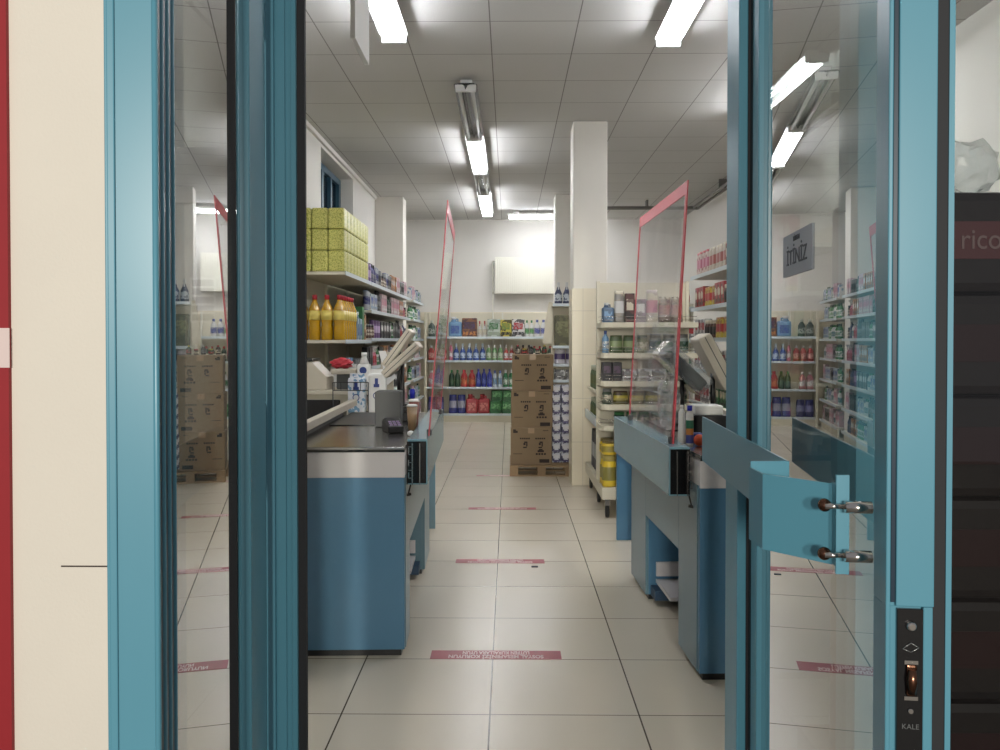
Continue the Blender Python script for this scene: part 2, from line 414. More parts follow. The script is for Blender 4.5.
    if side == 'right':
        h.box(-.038, -.020, .090, .096, z[0]-.022, z[1]+.006)                         # end flange near the lock stile
        h.box(-.038, -.034, .094, .116, z[0]-.012, z[1]-.008)
        strip([(-.036, .112), (-.118, .190), (-.126, .255)], z[0]-.014, z[1]-.010)
        strip([(-.126, .255), (-.065, .262), (-.100, 1.04)], z[0], z[1])
        hd = h.build('door_handle', 'door_blue', t, bevel=.0008)
        for zz in (1.197, 1.266):
            MB().lathe([(.0085, -.030, 0), (.0085, .006, 0)], 0, .078, zz, axis='X', seg=14).build('standoff', 'chrome', hd)
            MB().lathe([(.004, -.056, 0), (.004, -.030, 0)], 0, .082, zz, axis='X', seg=10).build('bolt', 'chrome', hd)
            MB().ball((-.054, .090, zz), .0095, seg=14).build('bolt_head', 'bronze', hd)
    else:
        strip(P, *z); h.build('door_handle', 'door_blue', t, bevel=.0008)
    for zz in (.35, 1.3, 2.3):
        MB().tube((s*.03, Lh+.004, zz-.05), (s*.03, Lh+.004, zz+.05), .008).build('hinge', 'door_blue', t)
    return t
ld_ = leaf('left'); rd_ = leaf('right')
# sticker on the right glass
stk = box1(.0095, .0118, .415, .640, 1.628, 1.711).build('push_sticker', 'notice_grey', rd_); stk['label'] = 'grey push notice stuck on the glass'
text_obj('İTİNİZ', .042, .0005, 'notice_dark', stk, (.009, .528, 1.662), (pi/2, 0, -pi/2), sx=1.15)
text_obj('LÜTFEN', .014, .0005, 'notice_dark', stk, (.009, .528, 1.698), (pi/2, 0, -pi/2))

# ------------------------------------------------------------------ light fixtures
def fixture(x, y0, y1, lit, label, cross=False):
    L = y1-y0
    t = thing('ceiling_light', label, 'ceiling light', (x, y0, ZC) if not cross else (x, y0, ZC), 0 if not cross else -pi/2, 'fluorescent ceiling lights')
    for yy in (.1, L-.2): MB().box(-.05, .05, yy, yy+.1, -.06, -.001).build('bracket', 'fixture_white', t)
    MB().prism([(-.085, -.06), (.085, -.06), (.10, -.075), (.02, -.075), (0, -.115), (-.02, -.075), (-.10, -.075)], 0, L, 'Y').build('housing', 'reflector' if not lit else 'fixture_white', t)
    for s in (-1, 1):
        MB().lathe([(.018, .03, 0), (.018, L-.03, 0)], s*.055, 0, -.105, axis='Y', seg=12).build('tube', 'tube_on' if lit else 'tube_off', t)
    for yy in (0, L-.03):
        MB().prism([(-.09, -.06), (.09, -.06), (.085, -.13), (-.085, -.13)], yy, yy+.03, 'Y').build('end_cap', 'fixture_white', t)
fixture(-.82, 4.25, 5.88, True, 'brightly lit twin tube light at the top left of the photo')
fixture(1.15, 4.32, 5.98, True, 'brightly lit twin tube light at the top right of the photo')
fixture(-.37, 7.0, 8.72, False, 'unlit twin tube light at the near end of the middle row')
fixture(-.37, 8.75, 10.5, True, 'lit twin tube light, second of the middle row')
fixture(-.37, 10.55, 12.0, False, 'unlit twin tube light between two lit ones in the middle row')
fixture(-.37, 12.05, 14.1, True, 'lit twin tube light at the far end of the middle row')
fixture(-.02, 14.35, 15.95, True, 'lit twin tube light running crosswise before the back wall', True)
fixture(2.35, 6.3, 8.1, True, 'lit twin tube light over the shelves by the right wall')

# hanging sign edge-on
t = thing('hanging_sign', 'white sign panel hanging edge-on from the ceiling at the upper left', 'sign', (-.76, 4.2, 2.97))
MB().box(-.012, .012, -.2, .2, 0, .6).build('panel', 'white_plastic', t, bevel=.002)
MB().tube((0, -.15, .6), (0, -.15, ZC-2.97-.001), .003).build('wire', 'steel', t)
MB().tube((0, .15, .6), (0, .15, ZC-2.97-.001), .003).build('wire', 'steel', t)

# pipes under the ceiling at the back right
t = MB()
for k in (0, .09): t.path([(.98, 13.3-k, ZC-.12), (3.05-k, 13.3-k, ZC-.12), (3.05-k, 6.0, ZC-.12)], .022)
for y in (7.5, 9.5, 11.5): t.box(2.93, 3.08, y, y+.03, ZC-.12, ZC)
for x in (1.3, 2.2): t.box(x, x+.03, 13.18, 13.33, ZC-.12, ZC)
tag(t.build('ceiling_pipe', 'pipe_grey'), 'pair of grey pipes hung under the ceiling at the back right', 'pipe')
# radiator on the back wall
t = thing('wall_radiator', 'white ribbed radiator hung high on the back wall', 'radiator', (.3, 15.2, 2.36))
rm = MB().box(-.56, .56, -.03, .03, 0, .66)
for k in range(28): rm.box(-.55+k*.0393, -.53+k*.0393, -.045, -.03, .03, .63)
rm.build('panel', 'radiator', t, bevel=.002)
MB().box(-.56, .56, -.035, .035, .66, .675).build('top_grille', 'radiator', t)
MB().tube((-.60, .06, -1.2), (-.60, .06, .60), .012).tube((-.6, .06, .6), (-.55, .0, .6), .012).tube((-.6, .06, .02), (-.55, 0, .02), .012).build('pipe', 'radiator', t)
for xx in (-.4, .36): MB().box(xx, xx+.04, .03, .14, .3, .5).build('bracket', 'radiator', t)

# ------------------------------------------------------------------ floor stickers
def sticker(x, y, wd, dp, label):
    t = tag(MB().box(-wd/2, wd/2, -dp/2, dp/2, 0, .0012).build('floor_sticker', 'sticker_red', loc=(x, y, .0002)), label, 'floor sticker', 'red distance stickers on the floor')
    text_obj('SOSYAL MESAFENİZİ KORUYUN', dp*.50, .0002, 'sticker_white', t, (0, -dp*.2, .0015), (0, 0, pi), sx=.60*wd/.6*.105/dp*.95, fat=.0012)
    text_obj('LÜTFEN KURALLARA UYUN', dp*.50, .0002, 'sticker_white', t, (0, dp*.23, .0015), (0, 0, pi), sx=.50*wd/.6*.105/dp*.95, fat=.0012)
sticker(-.062, 3.885, .62, .105, 'red floor sticker with two lines of white letters, nearest the door')
sticker(-.06, 5.54, .60, .10, 'worn red floor sticker in the middle of the aisle')
sticker(-.06, 7.28, .60, .09, 'faded red floor sticker before the cardboard boxes')
sticker(-.06, 9.05, .60, .06, 'very faded floor sticker beside the wooden pallet')
tag(MB().box(-.022, .022, -.012, .012, 0, .006, bev=.002).build('floor_scrap', 'notice_dark', loc=(.17, 5.40, .0005)), 'small dark scrap lying at the end of a floor sticker', 'scrap')

# ------------------------------------------------------------------ checkouts
def checkout(side):
    s = 1 if side == 'right' else -1
    xi = .834 if side == 'right' else -.492          # aisle face
    xo = xi+s*.60; y0 = 3.60 if side == 'right' else 3.87
    yE = 5.16 if side == 'right' else 5.70
    yo = 3.86-3.62; 
    lab = ('blue checkout counter with steel top on the right of the aisle' if s > 0 else 'blue checkout counter with steel top on the left of the aisle')
    t = thing('checkout_counter', lab, 'checkout counter', (xi, y0, 0), R(2.3 if s > 0 else 2.0))
    def X(a, b): return (min(s*a, s*b), max(s*a, s*b))
    Ln = yE-y0
    fb = MB().box(*X(.004, .60), 0, .03, .03, .86); fb.build('front_panel', 'desk_blue', t, bevel=.002)
    # aisle-side panel with an opening between the front leg and the rear cabinet
    oy0, oy1, oz = (.36 if s > 0 else .25), (1.13 if s > 0 else 1.36), .49
    sp = MB().box(*X(0, .018), .03, oy0, .03, .86).box(*X(0, .018), oy0, oy1, oz, .86).box(*X(0, .018), oy1, Ln, .03, .86)
    sp.build('side_panel', 'desk_side_blue', t, bevel=.002)
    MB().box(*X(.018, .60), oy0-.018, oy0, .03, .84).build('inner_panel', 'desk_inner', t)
    ic = MB().box(*X(.018, .60), oy1, oy1+.018, .03, .86)
    ic.build('rear_cabinet_front', 'desk_side_blue' if s < 0 else 'desk_blue', t)
    MB().box(*X(.06, .5), oy1-.35, oy1, .10, .12).box(*X(.06, .5), oy1-.02, oy1-.002, .14, .22).build('lower_shelf', 'white_laminate', t)
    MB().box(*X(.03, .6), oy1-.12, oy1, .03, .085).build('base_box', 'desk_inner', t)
    MB().box(*X(.02, .59), .008, .24, .0, .03).build('plinth', 'black_plastic', t)
    MB().box(*X(.02, .59), oy1+.01, Ln-.01, .0, .03).build('plinth', 'black_plastic', t)
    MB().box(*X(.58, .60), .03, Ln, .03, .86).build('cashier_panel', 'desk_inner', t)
    MB().box(*X(0, .60), Ln-.018, Ln, .03, .86).build('rear_panel', 'desk_blue', t)
    # white band + steel top
    MB().box(*X(.0, .61), -.012, .0, .85, .975, bev=.004).box(*X(0, .61), 0, Ln, .86, .97).build('white_band', 'white_laminate', t)
    tp = MB().box(*X(-.0, .615), -.02, Ln, .975, .996)
    tp.build('steel_top', 'steel', t, bevel=.003)
    MB().box(*X(0, .615), -.023, -.018, .972, .985).build('edge_trim', 'black_gloss', t)
    MB().box(*X(.08, .53), .95, Ln-.05, .996, 1.002).build('conveyor_belt', 'black_plastic', t)
    # raised cashier-side guide rail
    MB().box(*X(.53, .575), .06, Ln+.2 if s < 0 else Ln, 1.03, 1.075, bev=.006).box(*X(.54, .565), .1, .15, .996, 1.03).box(*X(.54, .565), Ln-.2, Ln-.15, .996, 1.03).build('guide_rail', 'beige_plastic', t)
    MB().box(*X(.56, .566), .3, Ln-.1, .996, 1.03).build('guide_panel', 'grey_plastic', t)
    # bumper rail on the aisle side with black end
    rx0, rx1 = (-.112, -.02) if s > 0 else (-.10, -.004)
    MB().box(*X(rx0, rx0+.006), .085, Ln, .80, 1.015).box(*X(rx0, rx1), .085, Ln, 1.009, 1.02).box(*X(rx0, rx1), .085, Ln, .80, .806).build('bumper_rail', 'rail_blue', t, bevel=.002)
    rc = MB().box(*X(rx0+.006, rx1+.004), .09, .12, .80, 1.009).build('rail_end', 'black_gloss', t)
    mm = MB()
    mm.box(*X(rx0+.035, rx0+.039), .083, .09, .80, 1.0).box(*X(-.030, -.024), .083, .09, .80, 1.0)
    for k in range(5): mm.box(*X(-.030, -.008), .083, .088, .83+k*.038, .834+k*.038)
    for k in range(3): mm.box(*X(-.012, -.006), .083, .088, .83+k*.06, .86+k*.06)
    mm.build('metal_insert', 'chrome', rc)
    MB().tube((s*-.018, .10, .80), (s*-.006, .10, .75), .004).tube((s*-.02, .10, .752), (s*.014, .10, .744), .007).build('clamp_lever', 'black_plastic', rc)
    MB().box(*X(-.002, .10), -.018, .02, .70, .76, bev=.003) if False else None
    # far end post
    if s > 0: MB().box(*X(.075, .185), Ln+.97, Ln+1.0, 0.001, .86).box(*X(.075, .095), Ln, Ln+.97, .72, .86).build('end_leg', 'desk_blue', t, bevel=.002)
    else: MB().box(*X(.0, .09), Ln+.75, Ln+.78, 0.01, .90).box(*X(0, .02), Ln, Ln+.78, .72, .90).build('end_leg', 'desk_side_blue', t, bevel=.002)
    return t, y0, Ln
checkout('right'); checkout('left')

def screen(base_x, top_x, y0, y1, z1, label, s, rz=0):
    t = thing('plexiglass_screen', label, 'screen', (base_x, y0, 1.0215), rz)
    H = z1-1.021; L = y1-y0; a = math.atan2(top_x-base_x, H)
    Rm = Matrix.Rotation(a, 3, 'Y')
    def panel(name, ya, yb, za, zb, m, tk, off=0):
        b = MB(); b.box(-tk/2+off, tk/2+off, ya, yb, za, zb)
        for v in b.bm.verts: v.co = Rm @ v.co
        return b.build(name, m, t)
    panel('sheet', 0, L, 0, H, 'plexiglass', .003)
    fr = MB()
    w_ = .035
    for (ya, yb, za, zb) in ((0, w_, 0, H), (L-w_*.6, L, 0, H), (w_, L-w_*.6, H-.06, H)): fr.box(-.003, .003, ya, yb, za, zb)
    for v in fr.bm.verts: v.co = Rm @ v.co
    fr.build('red_border', 'red_frame', t)
    for yy in (.02, L-.06): MB().box(-.012, .012, yy, yy+.04, 0, .03).build('foot_clamp', 'black_plastic', t)
screen(.757, .822, 3.78, 4.95, 2.235, 'clear plastic screen with red border standing on the right checkout rail', 1, R(1.6))
screen(-.40, -.305, 4.08, 5.35, 2.20, 'clear plastic screen seen edge-on, standing on the left checkout rail', -1, R(2.2))

# ---- things on / around the left checkout
Z = .997
t = thing('card_terminal', 'black card payment terminal with lit keys on the left counter', 'card terminal', (-.64, 4.50, Z))
t.rotation_euler = (0, 0, .35)
MB().prism([(-.09, 0), (.09, 0), (.09, .055), (.03, .075), (-.09, .035)], -.042, .042, 'X').build('body', 'black_plastic', t, bevel=.004)
MB().box(-.034, .034, .03, .08, .0605, .0625, rot=None).build('display', pal((150, 140, 190)), t)
kk = MB()
for i in range(3):
    for j in range(3): kk.box(-.03+i*.022, -.014+i*.022, -.075+j*.022, -.06+j*.022, .039+j*.0075, .045+j*.0075)
kk.build('keypad', pal((170, 150, 190)), t)  # keys in plain pale violet, close to the display colour
tag(MB().box(-.075, .075, -.06, .06, 0, .205, bev=.006).box(-.065, .065, -.05, .05, .205, .209).build('grey_box', 'grey_plastic', loc=(-.70, 4.78, Z)), 'dark grey upright box standing on the steel top of the left checkout', 'box')
tag(MB().box(-.07, .07, -.05, .05, 0, .06, bev=.008).box(-.05, .05, -.03, .03, .06, .09, bev=.005).build('receipt_tray', 'black_plastic', loc=(-.64, 5.02, Z+.006)), 'low black holder behind the card terminal', 'holder')
for i, (x, y, h, m, lab) in enumerate(((-.545, 4.70, .15, 'terracotta', 'brown cup standing by the plastic screen on the left counter'), (-.545, 4.60, .13, 'tape', 'pale brown cup in front of the darker cup, left counter'))):
    t = thing('cup', lab, 'cup', (x, y, Z))
    MB().lathe([(.022, 0, 0), (.03, h, 0), (.026, h-.005, 0), (.02, .01, 0)], seg=16).build('body', m, t)
    MB().lathe([(.031, h, 0), (.031, h+.008, 0), (.022, h+.012, 0)], seg=16).build('lid', 'white_plastic', t)
t = thing('sanitizer_bottle', 'clear pump bottle with a blue cap by the left screen', 'bottle', (-.57, 4.83, Z))
MB().lathe([(.03, 0, 0), (.032, .02, 0), (.032, .12, 0), (.012, .15, 0), (.012, .16, 0)]).build('body', 'clear_film', t)
MB().lathe([(.016, .16, 0), (.016, .21, 0), (.01, .215, 0)]).build('cap', pal((30, 44, 170)), t)
tag(MB().ball((0, 0, .015), .018, 0, .8).ball((.015, .01, .012), .014, 0, .8).build('crumpled_tissue', 'paper', loc=(-.515, 4.28, Z)), 'small crumpled white tissue beside the card terminal', 'tissue')
# displays seen from the side: slabs tilted in the X-Z plane
def slab(name, label, x, y, z, ang, ln, tk, dp, m, foot_z, rz=0, cover=None):
    t = thing(name, label, 'monitor', (x, y, foot_z), rz)
    Rm = Matrix.Rotation(-ang, 3, 'Y'); c = Vector((0, 0, z-foot_z))
    def rb(b):
        for v in b.bm.verts: v.co = Rm @ v.co + c
        return b
    up = -1 if ang > 0 else 1
    rb(MB().box(-ln/2, ln/2, -dp/2, dp/2, -tk/2, tk/2, bev=tk*.22)).build('casing', m, t)
    zz = (tk/2-.001, tk/2+.002)
    rb(MB().box(-ln/2+.02, ln/2-.02, -dp/2+.02, dp/2-.02, *zz)).build('display', 'black_gloss', t)
    rb(MB().box(-ln/2+.01, ln/2-.01, -dp/2-.002, -dp/2+.004, -.0025, .0025)).build('seam', 'grey_plastic', t)
    MB().tube((0, 0, .012), (0, 0, z-foot_z-tk*.3), .014).build('post', 'black_plastic', t)
    MB().box(-.07, .07, -.07, .07, 0, .014, bev=.004).build('foot', 'black_plastic', t)
    if cover: rb(MB().box(-ln/2-.03, ln/2+.02, -dp/2-.02, dp/2+.02, -tk/2-.02, tk/2+.03, bev=.025)).build('plastic_cover', cover, t)
    return t
slab('cashier_monitor', 'cream cashier screen tilted over the left checkout, lower and nearer of the pair', -.70, 5.38, 1.372, R(42), .30, .055, .22, 'beige_plastic', 1.003)
slab('customer_display', 'cream customer screen over the left checkout, upper and farther of the pair', -.76, 5.66, 1.445, R(54), .30, .05, .22, 'beige_plastic', 1.05)
# side tables behind left counter
t = thing('service_cabinet', 'grey cabinet with black glass doors behind the left checkout', 'cabinet', (-1.50, 6.3, 0))
MB().box(-.32, .26, 0, .5, 0, 1.08).build('body', 'shelf_cream', t, bevel=.004)
MB().box(-.19, .20, -.012, 0, .1, 1.04, bev=.01).build('door', 'black_gloss', t)
MB().box(-.30, -.20, -.012, 0, .1, 1.04).build('side_panel', pal((60, 84, 96)), t)
MB().box(-.34, .42, -.03, .5, 1.08, 1.11).build('top', 'beige_plastic', t, bevel=.004)
zc = 1.112
t = thing('label_printer', 'cream label scale with a tray on the cabinet behind the left checkout', 'scale', (-1.56, 6.5, zc))
MB().prism([(-.16, 0), (.14, 0), (.14, .10), (.02, .22), (-.16, .22)], -.13, .13, 'Y').build('body', 'beige_plastic', t, bevel=.006)
MB().box(-.15, .03, -.14, .14, .225, .245, bev=.004).build('lid', 'black_plastic', t)
t = thing('tray_stand', 'beige tray on a stand beside the label scale', 'tray', (-1.31, 6.5, zc))
MB().box(-.09, .11, -.1, .1, .12, .16, bev=.012).build('tray', 'beige_plastic', t)
MB().box(-.05, .07, -.06, .06, 0, .12, bev=.01).build('stand', 'grey_plastic', t)
crumple('red_wrapped_bundle', 'red wrapped bundle lying on the beige tray', (-1.33, 6.5, zc+.1605), .09, .06, .045, 'red_cap', 5)['category'] = 'package'
t = thing('milk_carton', 'white bottle with a blue round mark beside the beige tray', 'bottle', (-1.145, 6.47, zc))
MB().box(-.05, .05, -.05, .05, 0, .20, bev=.02).lathe([(.045, .19, 0), (.02, .25, 0), (.02, .27, 0)]).build('body', 'white_plastic', t)
MB().lathe([(.022, .26, 0), (.022, .29, 0)]).build('cap', 'white_plastic', t)
MB().lathe([(.028, 0, 0), (.028, .003, 0)], 0, -.050, .15, axis='Y', R_=Matrix.Rotation(pi, 3, 'Z')).build('mark', pal((50, 70, 130)), t)
t = thing('stack_stand', 'low white stand behind the left checkout holding paper packs', 'stand', (-1.06, 6.13, 0))
MB().box(-.16, .16, -.10, .10, .0, .95).build('body', 'shelf_cream', t, bevel=.004)
t = thing('paper_strip_holder', 'white paper hanging in a long leaning strip beside the bottle', 'paper', (-1.02, 6.72, 0))
pp = MB()
pp.prism([(-.05, 1.41), (.0, 1.41), (.09, 1.19), (.02, 1.13)], 0, .03, 'Y'); pp.build('strip', 'paper', t)
MB().box(-.04, .06, .05, .09, 0, 1.4).build('post', 'beige_plastic', t)
def bag(name, label, cat, loc, w_, d_, h_, m, prt=None, rz=0, group=None):
    t = thing(name, label, cat, loc, rz, group)
    b = MB(); b.box(-w_/2, w_/2, -d_/2, d_/2, 0, h_, bev=min(w_, d_)*.22)
    b.build('bag', m, t)
    MB().box(-w_*.42, w_*.42, -.006, .006, h_-.01, h_+.03).build('folded_top', m, t)
    if prt:
        q = MB(); q.lathe([(w_*.2, 0, 0), (w_*.2, .003, 0)], 0, -d_/2, h_*.45, axis='Y', R_=Matrix.Rotation(pi, 3, 'Z'), seg=14)
        q.box(-w_*.16, w_*.16, -d_/2-.004, -d_/2+.001, h_*.66, h_*.74); q.box(-w_*.09, w_*.09, -d_/2-.004, -d_/2+.001, h_*.74, h_*.88)
        q.build('face_print', prt, t)
        q = MB(); q.lathe([(w_*.15, 0, 0), (w_*.15, .003, 0)], 0, -d_/2-.003, h_*.45, axis='Y', R_=Matrix.Rotation(pi, 3, 'Z'), seg=14)
        q.build('face_patch', 'paper', t)
    return t
bag('paper_pack', 'white pack with a blue hat print, left one behind the left checkout', 'pack', (-1.137, 6.13, .9515), .13, .1, .27, 'penguin_print', pal((52, 66, 130)), group='white packs behind the left checkout')
bag('paper_pack', 'white pack with a blue hat print, right one behind the left checkout', 'pack', (-.985, 6.13, .9515), .13, .1, .30, 'white_plastic', pal((52, 66, 130)), group='white packs behind the left checkout')
t = thing('wire_rack', 'thin black wire rack standing over the paper packs', 'wire rack', (-1.27, 5.99, 0))
q = MB()
for zz in (1.13, 1.19): q.tube((-.02, 0, zz), (.24, 0, zz), .003, seg=6)
for k in range(6): q.tube((-.01+k*.048, 0, 1.13), (-.01+k*.048, 0, 1.19), .0025, seg=6)
q.tube((-.02, 0, 0), (-.02, 0, 1.19), .004, seg=6).tube((.24, 0, 0), (.24, 0, 1.19), .004, seg=6)
q.build('wires', 'black_plastic', t)

# ---- things on the right checkout
slab('cashier_monitor', 'white cashier screen leaning right over the right checkout', 1.195, 4.82, 1.375, R(-62), .34, .085, .24, 'beige_plastic', 1.003)
slab('customer_display', 'grey screen under a clear plastic cover on the right checkout', 1.02, 4.84, 1.33, R(-44), .30, .07, .2, 'grey_plastic', 1.003, cover='clear_film')
crumple('plastic_bag', 'crumpled clear plastic bag behind the right screen', (.885, 4.55, 1.003), .06, .12, .15, 'clear_film', 3)
tag(MB().box(-.075, .075, -.07, .07, 0, .05, bev=.008).box(-.06, .06, -.073, -.069, .012, .03).build('receipt_printer', 'white_plastic', loc=(1.06, 4.42, 1.1025)), 'white slim receipt printer on the black block, right checkout', 'printer')
tag(MB().box(-.10, .10, -.09, .09, 0, .10, bev=.006).build('black_stand', 'black_plastic', loc=(1.06, 4.42, 1.002)), 'black block standing on the right checkout under the receipt printer', 'stand')
t = thing('sanitizer_bottle', 'slim bottle with blue cap and green and orange bands, right checkout', 'bottle', (.865, 3.93, Z))
MB().lathe([(.016, 0, 0), (.018, .01, 1), (.018, .05, 2), (.018, .08, 3), (.018, .12, 0), (.017, .15, 0), (.008, .165, 0)]).build('body', ['white_plastic', pal((70, 80, 150)), pal((200, 130, 60)), pal((30, 110, 80))], t)
MB().lathe([(.012, .165, 0), (.012, .19, 0)]).build('cap', pal((30, 40, 170)), t)
t = thing('white_tube', 'white tube standing against the red screen border', 'tube', (.80, 3.92, 1.021))
t.location = (.846, 4.02, Z)
MB().lathe([(.017, 0, 0), (.019, .02, 0), (.016, .15, 0), (.006, .17, 0)]).build('body', 'white_plastic', t)
MB().lathe([(.008, .168, 0), (.008, .185, 0)]).build('cap', 'white_plastic', t)
tag(MB().ball((0, 0, .028), .028).build('orange_ball', 'orange_ball', loc=(.905, 3.90, Z)), 'small orange ball on the right checkout beside the slim bottle', 'ball')
tag(MB().box(-.03, .03, -.02, .02, 0, .045, bev=.008).build('blue_cloth', pal((60, 80, 160)), loc=(.925, 4.06, Z)), 'small blue folded cloth behind the orange ball', 'cloth')
tag(MB().box(-.04, .04, -.03, .03, 0, .03, bev=.006).box(-.02, .02, -.02, .02, .03, .04).build('blue_tape_roll', pal((40, 60, 150)), loc=(1.14, 4.18, Z)), 'small blue item under the receipt printer', 'package')
for i, (x, y) in enumerate(((1.0, 3.78), (.985, 3.95))):
    tag(MB().box(-.022, .022, -.01, .01, 0, .012, bev=.004).build('metal_clip', 'chrome', loc=(x, y, Z)), 'shiny metal clip on the right checkout top, %s one' % ('front' if i == 0 else 'rear'), 'clip')

# ------------------------------------------------------------------ shelving
def gondola(label, loc, rz, length, depth, levels, height, bays=1, cream=False, back=True, name='shelving_unit', strip=True, lv_strip=.035):
    """local: x along, front faces -y (front edge y=0), back y=depth"""
    t = thing(name, label, 'shelving unit', loc, rz)
    sm = 'shelf_cream' if cream else 'shelf_paint'
    if back: MB().box(0, length, depth-.02, depth, .02, height).build('back_panel', 'shelf_cream', t)
    for k in range(bays+1):
        x = length*k/bays
        a, b = (x, x+.03) if k == 0 else ((x-.03, x) if k == bays else (x-.015, x+.015))
        MB().box(a, b, depth-.05, depth-.021, 0.0, height+.01).build('upright', sm, t)
    for z in levels:
        for k in range(bays):
            xa, xb = length*k/bays+.002, length*(k+1)/bays-.002
            o = MB().box(xa, xb, .0, depth-.05, z-.03, z, bev=.002).build('shelf', sm, t)
            if strip: MB().box(xa, xb, -.008, -.0005, z-lv_strip, z+.004).build('price_strip', 'strip', o)
    MB().box(0, length, .03, .045, .0, levels[0]-.03).build('kick_plate', 'shelf_cream', t)
    mw = Matrix.Translation(loc) @ Matrix.Rotation(rz, 4, 'Z')
    return mw

# product meshes -----------------------------------------------------
cache = {}
def pm(kind, w_, d_, h_, cols):
    key = (kind, round(w_, 3), round(d_, 3), round(h_, 3), tuple(cols))
    if key in cache: return cache[key]
    b = MB(); r = w_/2; sy = d_/w_
    def mute(c):
        if isinstance(c, str): return c
        g = sum(c)/3
        return tuple(int(.9*(.82*v+.18*g)) for v in c)
    cols = [mute(c) for c in cols]
    mats = [c if isinstance(c, str) else pal(c) for c in cols]
    if len(mats) < 3: mats = mats + [mats[-1]]*(3-len(mats))
    if not any(isinstance(c, str) for c in cols):
        def pr(i, j, scl):
            k = 'print_%s_%s_%d' % ('_'.join(map(str, cols[i])), '_'.join(map(str, cols[j])), scl)
            if k not in M:
                c2 = tuple(int(.35*a+.65*b*.8) for a, b in zip(cols[i], cols[j]))
                print_mat(k, cols[i], c2, scl, .55)
            return M[k]
        mats[2] = pr(2, 0, 42)
        if kind == 'pack': mats[1] = pr(1, 0, 34)
        if kind in ('pack', 'pouch'): mats[0] = pr(0, 2, 22)
    if kind == 'bottle':
        b.lathe([(r*.9, 0, 0), (r, .012, 0), (r, h_*.18, 2), (r, h_*.52, 0), (r*.94, h_*.66, 0), (r*.42, h_*.82, 0), (r*.36, h_*.85, 1), (r*.42, h_*.86, 1), (r*.42, h_, 1)], sy=sy, seg=12, square=.25)
    elif kind == 'waist':
        b.lathe([(r*.9, 0, 0), (r, .012, 0), (r*.98, h_*.15, 2), (r*.8, h_*.38, 2), (r*.98, h_*.55, 0), (r*.7, h_*.74, 0), (r*.4, h_*.82, 1), (r*.4, h_*.84, 1), (r*.44, h_, 1)], sy=sy, seg=12)
    elif kind == 'spray':
        b.lathe([(r*.9, 0, 0), (r, .012, 0), (r, h_*.12, 2), (r*.95, h_*.45, 0), (r*.5, h_*.62, 0), (r*.3, h_*.74, 1), (r*.32, h_*.80, 1)], sy=sy, seg=12)
        b.box(-r*.32, r*.32, -d_*.55, d_*.25, h_*.8, h_*.93, 1, bev=.004); b.box(-r*.18, r*.18, -d_*.72, -d_*.5, h_*.86, h_*.93, 1)
        b.box(-r*.14, r*.14, -d_*.42, -d_*.3, h_*.62, h_*.82, 1)
    elif kind == 'jug':
        b.box(-r, r, -d_/2, d_/2, 0, h_*.76, 0, bev=r*.28); b.box(-r*.66, r*.66, -d_/2-.002, -d_/2+.004, h_*.16, h_*.56, 2)
        b.lathe([(r*.6, h_*.72, 0), (r*.34, h_*.86, 0), (r*.34, h_*.88, 1), (r*.4, h_*.885, 1), (r*.4, h_, 1)], cx=-r*.25, seg=12)
        b.box(r*.28, r*.46, -d_*.12, d_*.12, h_*.72, h_*.92, 0); b.box(-r*.1, r*.46, -d_*.12, d_*.12, h_*.86, h_*.92, 0)
    elif kind == 'pack':
        b.box(-r, r, -d_/2, d_/2, 0, h_, 0, bev=min(r, d_)*.10); b.box(-r*.72, r*.72, -d_/2-.002, -d_/2+.002, h_*.42, h_*.80, 1)
        b.box(-r*.85, r*.85, -d_/2-.0025, -d_/2+.002, h_*.10, h_*.28, 2)
    elif kind == 'pouch':
        b.lathe([(r, 0, 0), (r*1.02, h_*.08, 0), (r, h_*.3, 1), (r*.98, h_*.68, 0), (r*.92, h_*.9, 2), (r*.9, h_, 2)], sy=sy*.8, seg=16, square=.75)
    elif kind == 'jar':
        b.lathe([(r*.9, 0, 0), (r, .01, 0), (r, h_*.2, 2), (r, h_*.62, 0), (r*.85, h_*.78, 0), (r*.8, h_*.8, 1), (r*.86, h_*.81, 1), (r*.86, h_, 1)], sy=sy, seg=14)
    elif kind == 'can':
        b.lathe([(r*.92, 0, 1), (r, .006, 0), (r, h_*.3, 2), (r, h_*.7, 0), (r, h_-.006, 1), (r*.92, h_, 1)], sy=sy, seg=14)
    elif kind == 'rolls':
        b.box(-r, r, -d_/2, d_/2, 0, h_, 0, bev=min(r, d_/2)*.25)
    cache[key] = b.mesh(kind, mats)
    return cache[key]
KW = {'bottle': 'bottle', 'waist': 'bottle', 'spray': 'spray_bottle', 'jug': 'plastic_jug', 'pack': 'carton_pack', 'pouch': 'pouch_pack', 'jar': 'jar', 'can': 'can', 'rolls': 'wrapped_pack'}
KC = {'bottle': 'bottle', 'waist': 'bottle', 'spray': 'spray bottle', 'jug': 'jug', 'pack': 'pack', 'pouch': 'pouch', 'jar': 'jar', 'can': 'can', 'rolls': 'pack'}
def place(kind, w_, d_, h_, cols, p, rz, label, group):
    o = bpy.data.objects.new(KW[kind], pm(kind, w_, d_, h_, cols)); C.objects.link(o)
    o.location = p; o.rotation_euler = (0, 0, rz)
    return tag(o, label, KC[kind], group)
